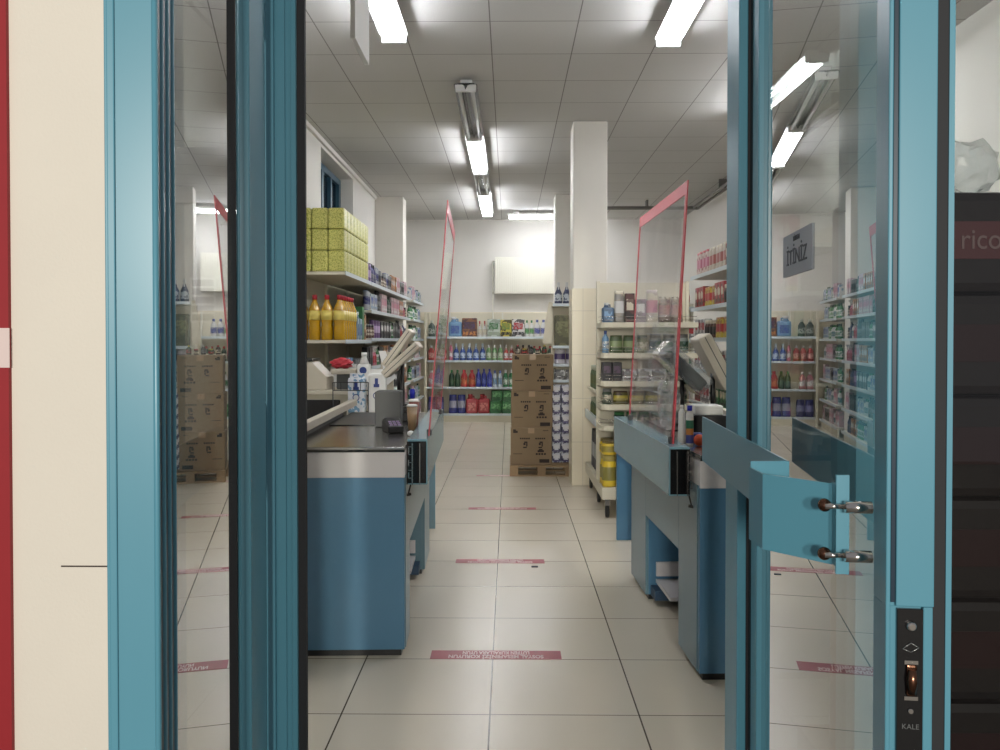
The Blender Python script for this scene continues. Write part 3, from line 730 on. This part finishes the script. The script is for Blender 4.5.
def fill(mw, rz, z, s0, s1, items, place_name, frm, depth=.10, gap=.006, jit=.012, count=None, reverse=False):
    """items: list of (colour word, kind, w, d, h, cols) placed in turn from s0 to s1"""
    s = s0; i = 0; n = 0
    for it in items() if callable(items) else items:
        cw, kind, w_, d_, h_, cols = it
        if s+w_ > s1: break
        x = s+w_/2
        p = mw @ Vector((x, depth+rnd.uniform(0, jit), z+.0005))
        place(kind, w_, d_, h_, cols, p, rz+rnd.uniform(-.05, .05), '%s %s on the %s, %s from the %s' % (cw, KC[kind], place_name, ordn(n), frm), 'goods on the '+place_name)
        s += w_+gap; n += 1
WHITE, BLACK, BLUE, NAVY, RED, GREEN, DGREEN = (224, 224, 222), (26, 26, 30), (48, 84, 176), (30, 36, 120), (196, 36, 44), (46, 140, 70), (26, 70, 44)
LBLUE, PINK, ORANGE, YEL, BROWN, GREY, PURP, CREAM, TEAL, OLIVE = (110, 160, 206), (214, 110, 140), (214, 130, 50), (220, 200, 60), (92, 56, 40), (128, 130, 130), (110, 60, 140), (224, 212, 186), (50, 130, 140), (110, 120, 60)

# back wall shelving (two visible bays + one hidden, faces the entrance)
d_front = 14.9
lv = [.16, .645, 1.13, 1.56]
back = gondola('white shelving unit along the back wall with detergents', (-1.12, d_front, 0), 0, 2.0, .44, lv, 2.0, bays=2, cream=False)
def rep(*spec):
    out = []
    for n, it in spec: out += [it]*n
    return out
cw = .155
rows = {
 1.56: rep((1, ('light blue', 'jug', .24, .14, .36, (LBLUE, WHITE, BLUE))), (1, ('dark red', 'pack', .27, .14, .34, ((84, 42, 50), (70, 40, 90), ORANGE))), (2, ('white', 'spray', .085, .08, .31, (WHITE, (200, 60, 60), CREAM))),
           (1, ('white and green', 'pack', .235, .14, .32, ((200, 212, 200), (60, 130, 70), (160, 180, 150)))), (1, ('yellow-green', 'pack', .20, .14, .31, (YEL, (110, 150, 60), BLACK))), (1, ('white and red', 'pack', .23, .14, .32, (WHITE, RED, BLACK))),
           (2, ('green and white', 'bottle', .08, .07, .30, (WHITE, GREEN, (90, 160, 90)))), (2, ('violet blue', 'bottle', .11, .08, .31, (WHITE, (90, 100, 170), (80, 90, 170))))),
 1.13: rep((1, ('pink', 'bottle', .07, .07, .33, (PINK, WHITE, WHITE))), (5, ('blue', 'spray', .115, .08, .33, (BLUE, (190, 210, 230), (180, 200, 230)))), (3, ('green and white', 'waist', .10, .08, .28, ((120, 170, 110), WHITE, (214, 224, 200)))),
           (2, ('red', 'spray', .095, .08, .30, ((206, 70, 60), WHITE, WHITE))), (3, ('dark brown', 'bottle', .10, .08, .28, (BROWN, BLACK, (150, 50, 50)))), (4, ('mixed dark', 'bottle', .09, .08, .26, (DGREEN, RED, CREAM)))),
 .645: rep((2, ('dark green', 'bottle', .10, .08, .31, (DGREEN, GREEN, (60, 100, 60)))), (2, ('red', 'waist', .135, .10, .31, (RED, RED, (220, 110, 60)))), (3, ('deep blue', 'bottle', .095, .09, .33, ((40, 48, 168), (40, 48, 168), (90, 110, 200)))),
           (2, ('white and blue', 'waist', .09, .08, .30, ((210, 220, 232), BLUE, (120, 160, 200)))), (4, ('green and white', 'waist', .095, .08, .31, ((40, 140, 80), WHITE, (220, 230, 220)))), (4, ('white', 'bottle', .1, .08, .3, (WHITE, GREEN, GREEN)))),
 .16: rep((2, ('blue and silver', 'pouch', .15, .12, .34, ((40, 50, 150), (150, 152, 176), (40, 50, 150)))), (2, ('red', 'jug', .215, .15, .35, ((186, 40, 50), (200, 60, 60), (224, 120, 110)))), (3, ('green', 'pack', .20, .15, .22, ((44, 130, 60), (120, 190, 120), (30, 100, 50)))), (4, ('green', 'pack', .2, .15, .22, ((44, 130, 60), (120, 190, 120), (30, 100, 50))))),
}
nm = {1.56: 'top back wall shelf', 1.13: 'second back wall shelf', .645: 'third back wall shelf', .16: 'bottom back wall shelf'}
for z, it in rows.items(): fill(back, 0, z, .02, 1.98, it, nm[z], 'left', depth=.09)
# second layer of green packs
for k in range(3):
    place('pack', .20, .15, .20, ((44, 130, 60), (120, 190, 120), (30, 100, 50)), back @ Vector((.90+k*.206, .10, .3805)), 0,
          'green pack stacked on another green pack, %s from the left' % ordn(k), 'goods on the bottom back wall shelf')
# leftmost back wall unit, seen behind the left screen
back2 = gondola('cream shelving unit on the back wall beside the left wall shelves', (-1.50, d_front+.02, 0), 0, .375, .42, lv, 2.0, bays=1, cream=True)
bpy.data.objects['shelving_unit.001'].name
MB().box(-.04, -.002, -.02, .42, 0, 2.0).build('end_panel', 'shelf_cream', bpy.data.objects['shelving_unit.001'])
sets = {1.56: ('green glass', 'bottle', .13, .10, .30, ((70, 90, 84), (200, 206, 190), (180, 190, 180))), 1.13: ('red', 'bottle', .11, .09, .27, ((180, 50, 50), WHITE, (220, 160, 150))),
        .645: ('pink and white', 'bottle', .12, .09, .3, ((200, 120, 130), WHITE, WHITE)), .16: ('dark blue', 'pouch', .14, .12, .30, (NAVY, (110, 110, 170), NAVY))}
for i, (z, it) in enumerate(sets.items()): fill(back2, 0, z, .02, .37, [it]*6, ('top', 'second', 'third', 'bottom')[i]+' corner unit shelf', 'left', depth=.09)

# left wall shelving ---------------------------------------------------------
XF = -1.55
Lrz = pi/2
front = gondola('cream shelving unit on the left wall loaded with yellow packs', (XF, 7.75, 0), Lrz, 1.45, .54, [.16, .6, 1.05, 1.50, 2.15], 2.55, bays=1, cream=True)
leftmid = gondola('long white shelving unit on the left wall with bottles and tubes', (XF, 9.215, 0), Lrz, 3.62, .54, [.16, .5, .85, 1.2, 1.52, 1.84, 2.15], 2.3, bays=3)
leftend = gondola('short white shelving unit in the far left corner', (XF, 13.27, 0), Lrz, 1.55, .54, [.16, .5, .85, 1.2, 1.52, 1.84, 2.15], 2.3, bays=1)
lfill = [
 ('black', 'bottle', .07, .06, .26, (BLACK, BLACK, GREY)), ('black', 'pack', .10, .06, .22, (BLACK, GREY, BLACK)), ('pink', 'spray', .08, .07, .25, (PINK, WHITE, RED)),
 ('dark blue', 'bottle', .075, .06, .24, (NAVY, BLACK, GREY)), ('white and blue', 'pack', .10, .06, .20, (WHITE, BLUE, LBLUE)), ('white', 'bottle', .07, .06, .22, (WHITE, GREEN, TEAL)),
 ('grey', 'can', .07, .07, .21, (GREY, WHITE, BLACK)), ('pale pink', 'pack', .12, .07, .24, ((220, 180, 190), PINK, WHITE)), ('green', 'waist', .08, .07, .23, (GREEN, DGREEN, WHITE)),
 ('purple', 'pouch', .11, .07, .22, (PURP, (190, 160, 210), PURP)), ('orange', 'pack', .11, .07, .23, (ORANGE, WHITE, BROWN)), ('silver', 'can', .06, .06, .22, ((176, 180, 186), BLUE, NAVY)), ('black', 'bottle', .08, .06, .25, (BLACK, GREY, (60, 40, 44))), ('dark grey', 'pack', .1, .07, .21, ((60, 60, 66), WHITE, BLACK)), ('dark green', 'bottle', .075, .07, .24, (DGREEN, BLACK, GREY)),
 ('cream', 'pouch', .13, .08, .20, (CREAM, (190, 170, 150), CREAM)), ('brown', 'jar', .09, .08, .16, (BROWN, BLACK, CREAM))]
def runs(src, seed, hmax=9, wmax=1.0):
    rr = random.Random(seed)
    while True:
        it = rr.choice(src)
        k = min(1, hmax/it[4])
        for _ in range(rr.randint(2, 4)): yield (it[0], it[1], it[2]*1.1, it[3], it[4]*k, it[5])
lvn = {2.15: 'top', 1.84: 'second', 1.52: 'third', 1.2: 'fourth', .85: 'fifth', .5: 'sixth', .16: 'bottom'}
for z, nme in lvn.items():
    fill(leftmid, Lrz, z, .02, 3.58, runs(lfill, int(z*100)+3, .26), nme+' left wall shelf', 'near end', depth=.07)
    fill(leftend, Lrz, z, .04, 1.5, runs(lfill[4:9], int(z*100)+9, .26), nme+' far left corner shelf', 'near end', depth=.07)
# yellow packs: two wide (seen from the front), stacked three high, along the shelf
n = 0
for j in range(8):
    for i in range(3):
        for k in range(3):
            if i == 0 and j > 0 and False: continue
            if i == 2 and j > 0: continue
            n += 1
            m = 'green_yellow_print'
            p = front @ Vector((.095+j*.168, .088+i*.158, 2.151+k*.202))
            o = place('rolls', .164, .154, .20, (m, m, m), p, Lrz, 'yellow-green pack, column %s from the entrance, %s from the aisle, %s' % (ordn(j), ordn(i), ('at the bottom', 'in the middle', 'on top')[k]), 'yellow-green packs on the top left shelf')
            o['label'] = 'yellow-green wrapped pack, %s column deep, %s from aisle, %s of three' % (ordn(j), ordn(i), ('bottom', 'middle', 'top')[k])
# big yellow bottles with red caps (parts: bottle, cap)
def oil_bottle():
    t = thing('oil_bottle', '', 'bottle', (0, 0, 0), 0, 'yellow bottles on the left wall shelf')
    MB().lathe([(.050, 0, 0), (.055, .015, 0), (.055, .12, 0), (.050, .15, 0), (.055, .18, 0), (.055, .30, 0), (.022, .37, 0), (.02, .39, 0)], seg=16, square=.2).build('body', 'oil', t)
    MB().lathe([(.024, .385, 0), (.024, .425, 0), (.02, .43, 0)], seg=14).build('cap', 'red_cap', t)
    MB().lathe([(.0565, .19, 0), (.0565, .28, 0)], seg=16, square=.2).build('label', pal((226, 206, 110)), t)
    return t
proto = oil_bottle()
cnt = 0
for j in range(6):
    for i in range(4):
        if i > 0 and j > 0: continue
        if cnt == 0: o = proto
        else:
            o = proto.copy(); C.objects.link(o)
            for ch in list(proto.children):
                c = ch.copy(); C.objects.link(c); c.parent = o
        p = front @ Vector((.07+j*.118, .07+i*.118, 1.5005)); o.location = p; o.rotation_euler = (0, 0, Lrz)
        o['label'] = 'yellow bottle with red cap, %s' % (('%s from aisle in the front row' % ordn(i)) if j == 0 else ('%s back along the shelf edge' % ordn(j)))
        cnt += 1
fill(front, Lrz, 1.50, .80, 1.42, rep((2, ('clear blue', 'jug', .12, .10, .30, ((150, 180, 200), WHITE, BLUE))), (1, ('green', 'rolls', .12, .1, .36, (GREEN,)*3)), (3, ('orange', 'pack', .09, .08, .28, (ORANGE, CREAM, BROWN)))), 'shelf under yellow packs', 'near end', depth=.07)
fill(front, Lrz, 1.05, .03, 1.42, rep((5, ('white', 'jug', .13, .10, .27, (WHITE, LBLUE, LBLUE))), (6, ('grey', 'pack', .1, .08, .25, (GREY, WHITE, BLACK)))), 'third entrance-side shelf', 'near end', depth=.07)
fill(front, Lrz, .6, .03, 1.42, rep((10, ('brown', 'pack', .13, .10, .27, (BROWN, CREAM, BLACK)))), 'fourth entrance-side shelf', 'near end', depth=.07)

# right: display with fenced shelves on a low castor deck, in front of the front pillar
def shelf_end():
    t = thing('display_shelf', 'cream display shelving with rounded wire-fenced shelves on a castor deck, before the pillar', 'shelving unit', (.78, 6.95, .262))
    W, D = .82, .42
    levels = [.77, .95, 1.15, 1.39, 1.65]
    MB().box(.03, W-.03, D-.02, D, 0, 1.75).build('back_panel', 'shelf_cream', t)
    for x in (0, W-.03): MB().box(x, x+.03, D-.06, D-.021, 0, 1.76).build('upright', 'shelf_cream', t)
    for lz in levels:
        z = lz-.262
        pts = [(0, D-.061), (0, .10)] + [(.10-.10*cos(a), .10-.10*sin(a)) for a in [pi/8*k for k in range(1, 5)]] + [(W, 0), (W, D-.061)]
        o = MB().prism(pts, z-.045, z).build('shelf', 'shelf_cream', t, bevel=.003)
        q = MB()
        for zz in (z+.02, z+.05): q.path([(.01, .3, zz), (.01, .1, zz), (.1, .01, zz), (W-.01, .01, zz)], .0025, seg=5)
        for k in range(7): q.tube((.1+k*.11, .01, z), (.1+k*.11, .01, z+.05), .002, seg=5)
        q.build('wire_fence', 'chrome', o)
    return Matrix.Translation((.78, 6.95, 0))
mw = shelf_end()
DN = ('top display shelf', 'second display shelf', 'third display shelf', 'fourth display shelf', 'lowest display shelf')
fill(mw, 0, 1.65, .02, .80, rep((1, ('blue', 'jug', .10, .1, .17, ((70, 104, 140), WHITE, LBLUE))), (1, ('grey', 'pouch', .085, .08, .27, ((160, 156, 150), WHITE, CREAM))), (1, ('dark red', 'pack', .08, .08, .25, ((96, 44, 46), CREAM, BLACK))), (1, ('violet', 'pack', .09, .08, .20, ((120, 80, 120), WHITE, (70, 40, 60)))), (1, ('pale', 'pouch', .10, .1, .28, (CREAM, PINK, (210, 190, 190)))), (3, ('brown', 'pouch', .10, .08, .22, ((120, 84, 70), (180, 120, 110), CREAM)))), DN[0], 'left', depth=.12)
fill(mw, 0, 1.39, .02, .80, rep((1, ('light blue', 'bottle', .06, .06, .19, (LBLUE, BLUE, WHITE))), (2, ('green', 'pouch', .11, .1, .15, ((80, 104, 62), (140, 160, 100), OLIVE))), (1, ('olive', 'jar', .10, .1, .15, (OLIVE, DGREEN, CREAM))), (4, ('clear', 'jar', .11, .11, .16, ((140, 152, 148), GREY, DGREEN)))), DN[1], 'left', depth=.12)
fill(mw, 0, 1.15, .02, .80, rep((2, ('dark', 'pack', .08, .1, .16, ((36, 32, 44), (90, 60, 90), BLACK))), (3, ('white', 'pack', .12, .1, .10, (WHITE, GREY, (70, 50, 60)))), (3, ('dark red', 'pack', .10, .1, .14, ((70, 36, 50), GREY, BLACK)))), DN[2], 'left', depth=.12)
fill(mw, 0, .95, .02, .80, rep((1, ('green', 'jar', .09, .1, .13, ((70, 90, 70), GREY, CREAM))), (3, ('olive', 'pouch', .13, .1, .11, ((120, 112, 50), YEL, BROWN))), (3, ('clear', 'jar', .11, .11, .12, ((140, 152, 148), GREY, DGREEN)))), DN[3], 'left', depth=.12)
fill(mw, 0, .77, .12, .80, rep((8, ('dark green', 'jar', .10, .11, .11, (DGREEN, GREEN, CREAM)))), DN[4], 'left', depth=.12)
t = thing('castor_stand', 'low white wheeled deck with yellow jars beside the right checkout', 'stand', (.78, 6.87, 0))
MB().box(0, .86, 0, 1.50, .16, .26, bev=.006).build('base', 'shelf_cream', t)
for (x, y) in ((.05, .05), (.80, .05), (.05, .70), (.05, 1.42), (.80, 1.42)):
    c = MB().lathe([(.05, -.014, 0), (.055, 0, 0), (.05, .014, 0)], x, y, .056, axis='X', seg=16).build('castor', 'castor', t)
    MB().box(x-.02, x+.02, y-.02, y+.02, .10, .16).build('fork', 'steel', c)
MB().box(.02, .36, .56, 1.48, .72, .75).build('side_shelf', 'shelf_cream', t)
MB().box(.02, .36, .56, 1.48, 1.0, 1.03).build('side_shelf', 'shelf_cream', t)
for y in (.58, 1.44): MB().box(.34, .38, y, y+.03, .26, 1.4).build('upright', 'shelf_cream', t)
MB().box(-.004, .02, .52, 1.5, .72, .80).build('price_strip', 'strip', t)
CD = 'goods on the wheeled deck'
for j in range(2):
    for i in range(3):
        place('jar', .125, .125, .27, ('yellow_jar', (190, 170, 80), (150, 140, 60)), (.85+i*.135, 6.96+j*.14, .2605), 0, 'tall yellow jar on the wheeled deck, %s from aisle, %s row' % (ordn(i), ('front', 'rear')[j]), CD)
        place('jar', .135, .135, .12, ('yellow_jar', (120, 100, 40), (170, 150, 50)), (.85+i*.137, 6.96+j*.14, .5312), 0, 'squat yellow jar stacked on a tall one, %s from aisle, %s row' % (ordn(i), ('front', 'rear')[j]), CD)
for j in range(6):
    c = ((44, 58, 70), (150, 160, 150), (60, 80, 60)) if j % 2 else ((30, 34, 52), (180, 184, 190), (60, 60, 90))
    place('pouch', .12, .10, .36, c, (.86, 7.50+j*.127, .2605), pi/2, 'tall dark bag at the deck rear, %s from the front' % ordn(j), CD)
for j in range(6):
    place('jar', .11, .11, .18, ((72, 98, 66), (170, 176, 150), OLIVE), (.87, 7.52+j*.14, .7505), 0, 'green jar on the lower side plank, %s from the front' % ordn(j), CD)
    place('jar', .11, .11, .22, ((92, 120, 78), (190, 196, 170), OLIVE), (.87, 7.52+j*.14, 1.0305), 0, 'green jar on the upper side plank, %s from the front' % ordn(j), CD)

# right wall-side gondola (facing the aisle between it and the right checkouts)
RX = 1.98
rg = gondola('white shelving unit beyond the right checkout with pouches on top', (RX, 8.95, 0), -pi/2, 3.2, .45, [.16, .5, .85, 1.2, 1.52, 1.84, 2.18], 2.35, bays=3)
rfill = [('beige', 'pouch', .12, .08, .24, ((214, 196, 176), (190, 90, 80), CREAM)), ('pale pink', 'pouch', .12, .08, .25, ((224, 200, 190), PINK, RED)), ('brown', 'jar', .09, .09, .18, (BROWN, CREAM, BLACK)),
         ('red', 'pack', .11, .07, .22, (RED, CREAM, BROWN)), ('green', 'pack', .11, .07, .20, (GREEN, CREAM, DGREEN)), ('dark', 'bottle', .07, .07, .25, ((50, 40, 40), RED, CREAM)), ('yellow', 'pouch', .12, .08, .2, (YEL, RED, ORANGE)), ('white', 'pack', .12, .08, .2, (WHITE, RED, GREY))]
for z, nme in ((2.18, 'top'), (1.84, 'second'), (1.52, 'third'), (1.2, 'fourth'), (.85, 'fifth'), (.5, 'sixth'), (.16, 'bottom')):
    src = rfill[:2]+rfill[3:4] if z == 2.18 else (rfill[2:] if z < 1.9 else rfill)
    fill(rg, -pi/2, z, .03, 3.15, runs(src, int(z*70), .26), nme+' right unit shelf', 'far end', depth=.07)

# central gondola behind the pillars: end side seen between pillar and boxes
mid = gondola('cream shelving unit between the two pillars behind the cardboard boxes', (.60, 11.3, 0), 0, .55, .45, [.16, .62, .95, 1.17, 1.42, 2.0], 2.02, bays=1, cream=True)
MB().prism([(.46, 1.45), (.585, 1.45), (.585, 2.02), (.545, 2.02)], 11.27, 11.285, 'Y').build('side_board', 'shelf_cream', bpy.data.objects[[o.name for o in bpy.data.objects if o.name.startswith('shelving_unit')][-1]]).location = (-.60, -11.3, 0)
fill(mid, 0, 1.42, .03, .52, rep((2, ('olive green', 'pack', .21, .14, .42, ((112, 112, 70), (140, 140, 90), (90, 90, 60))))), 'upper shelf behind the boxes', 'left', depth=.10)
fill(mid, 0, 1.17, .03, .52, rep((3, ('white and violet', 'pouch', .15, .12, .21, ((205, 200, 214), (70, 50, 110), WHITE)))), 'middle shelf behind the boxes', 'left', depth=.10)
fill(mid, 0, .95, .03, .52, rep((3, ('white', 'pack', .15, .12, .14, (WHITE, GREY, BLACK)))), 'low middle shelf behind the boxes', 'left', depth=.10)
fill(mid, 0, .62, .03, .52, rep((2, ('red', 'pack', .22, .14, .26, ((190, 44, 40), (170, 30, 30), (150, 30, 30))))), 'lower shelf behind the boxes', 'left', depth=.10)
fill(mid, 0, 2.0, .03, .52, rep((3, ('navy', 'spray', .11, .08, .32, ((50, 60, 100), WHITE, (190, 200, 210))))), 'top shelf behind the boxes', 'left', depth=.10)
# far gondola seen right of the front pillar
farg = gondola('white shelving unit behind the right pillars with small packs on top', (1.25, 11.2, 0), 0, 1.35, .45, [.16, .6, 1.05, 1.5, 1.95], 2.0, bays=1)
for i, z in enumerate((1.95, 1.5, 1.05, .6)):
    fill(farg, 0, z, .03, 1.3, runs([rfill[5], rfill[0], rfill[7], lfill[0], lfill[8]], 40+i, .3), ('top', 'second', 'third', 'fourth')[i]+' far right shelf', 'left', depth=.10)

# ------------------------------------------------------------------ pallet, cardboard boxes, goods behind
t = thing('wooden_pallet', 'low wooden pallet under the cardboard boxes', 'pallet', (.36, 9.0, 0))
for k in range(3): MB().box(-.35, .35, .0+k*.36, .09+k*.36, 0, .018, bev=.002).build('bottom_board', 'wood', t)
for k in range(3):
    for x in (-.35, -.045, .26): MB().box(x, x+.09, .0+k*.36, .09+k*.36, .018, .10, bev=.002).build('block', 'wood', t)
for k in range(6): MB().box(-.35, .35, k*.145, .09+k*.145, .10, .122, bev=.002).build('deck_board', 'wood', t)
pw = .455; ph = .405
for k in range(3):
    nme = ('lowest', 'middle', 'topmost')[k]
    x = .252+(-.006, .0, .012)[k]; y = 9.26
    t = thing('cardboard_box', 'brown cardboard box with printed marks, %s of the stack on the pallet' % nme, 'cardboard box', (x, y, .1225+k*(ph+.0015)), (0, .01, -.012)[k], 'stacked cardboard boxes')
    MB().box(-pw/2, pw/2, -.2, .2, 0, ph, bev=.004).build('carton', 'cardboard', t)
    MB().box(-pw/2-.001, pw/2+.001, -.03, .03, ph-.001, ph+.0008).box(-.035, .035, -.2015, -.2, ph-.06, ph).build('tape', 'tape', t)
    q = MB(); y0 = -.2015; y1 = -.199
    def mk(x0, x1, z0, z1): q.box(x0, x1, y0, y1, z0, z1)
    for cx in (-.07, .10):
        for j in range(5): mk(cx-.055+j*.023, cx-.038+j*.023, ph-.125, ph-.108)
        mk(cx-.008, cx+.028, ph-.165, ph-.150); mk(cx+.014, cx+.028, ph-.205, ph-.160); mk(cx-.016, cx+.006, ph-.19, ph-.165); mk(cx-.02, cx+.02, ph-.222, ph-.208)
    for j in range(4): mk(.05+j*.03, .072+j*.03, ph-.298, ph-.278)
    mk(.07, .14, ph-.268, ph-.245); mk(.085, .125, ph-.245, ph-.232)
    mk(.09, .20, ph-.385, ph-.345); mk(-.20, -.10, ph-.290, ph-.284); mk(-.20, -.15, ph-.055, ph-.030); mk(-.20, -.17, ph-.03, ph-.016); mk(.13, .19, ph-.032, ph-.026)
    q.build('printing', 'carton_ink', t)
# small goods peeking over the top box
for k in range(5):
    place(('bottle', 'jar')[k % 2], .055, .05, (.10, .06)[k % 2], (((60, 44, 40), RED, CREAM), (DGREEN, YEL, RED), (BLACK, WHITE, GREY))[k % 3], (.10+k*.075, 9.30, .1225+3*(ph+.0015)+.001), 0,
          'small dark item on the topmost cardboard box, %s from the left' % ordn(k), 'small items on the cardboard boxes')
# blue-white packs stacked on the pallet beside the boxes
n = 0
for k in range(8):
    for i in range(2):
        n += 1
        o = place('pack', .10, .16, .108, ('blue_white_print', (220, 220, 228), (60, 50, 110)), (.555+i*.104-.02, 9.30+rnd.uniform(-.01, .01), .1225+k*.109), rnd.uniform(-.03, .03),
                  'blue and white pack beside the boxes, %s layer up, %s' % (ordn(k), ('against the boxes', 'outer one')[i]), 'blue and white packs on the pallet')

# ------------------------------------------------------------------ drinks packs in the right window
lbl = thing('display_pallet', 'low dark pallet under the drinks packs in the right window', 'pallet', (1.45, 2.62, 0))
MB().box(-.42, .6, -.3, .3, .09, .1285).build('deck', 'wood', lbl)
for x in (-.42, .05, .5): MB().box(x, x+.09, -.3, .3, 0, .09).build('runner', 'wood', lbl)
PH = .30; NL = 6
def drinks(i, k):
    px = 1.06+.245+i*.50; z = .130+k*(PH+.0015)
    t = thing('drinks_pack', 'shrink-wrapped pack of dark drink bottles in the right window, %s layer up, %s stack' % (ordn(k), ('left', 'right')[i]), 'drinks pack', (px-.0, 2.58, z), 0, 'shrink-wrapped drinks packs in the right window')
    w_ = MB(); w_.box(-.242, .242, -.16, .16, 0, PH, bev=.03); w_.build('wrapper', 'cola_wrap', t)
    MB().box(-.20, .20, -.1625, -.158, .10, .21, bev=.001).build('label_band', 'cola_label', t)
    return t
for i in range(2):
    for k in range(NL):
        t = drinks(i, k)
tops = [o for o in bpy.data.objects if o.name.startswith('drinks_pack')]
q = MB()
tt = tops[NL-1]
mat('cola_letter', (104, 84, 86), .4); mat('cola_label_top', (70, 28, 34), .4)  # top pack's label lightened: the light it gets is put into the colour
for ch in tt.children:
    if ch.name.startswith('label_band'): ch.data.materials[0] = M['cola_label_top']
text_obj('rico', .085, .001, 'cola_letter', tt, (.075, -.1635, .155), (pi/2, 0, 0), sx=.9)
crumple('film_bundle', 'crumpled pale film bundle on top of the drinks packs', (1.42, 2.58, .1305+NL*(PH+.0015)), .10, .08, .09, 'clear_film', 8)['category'] = 'package'
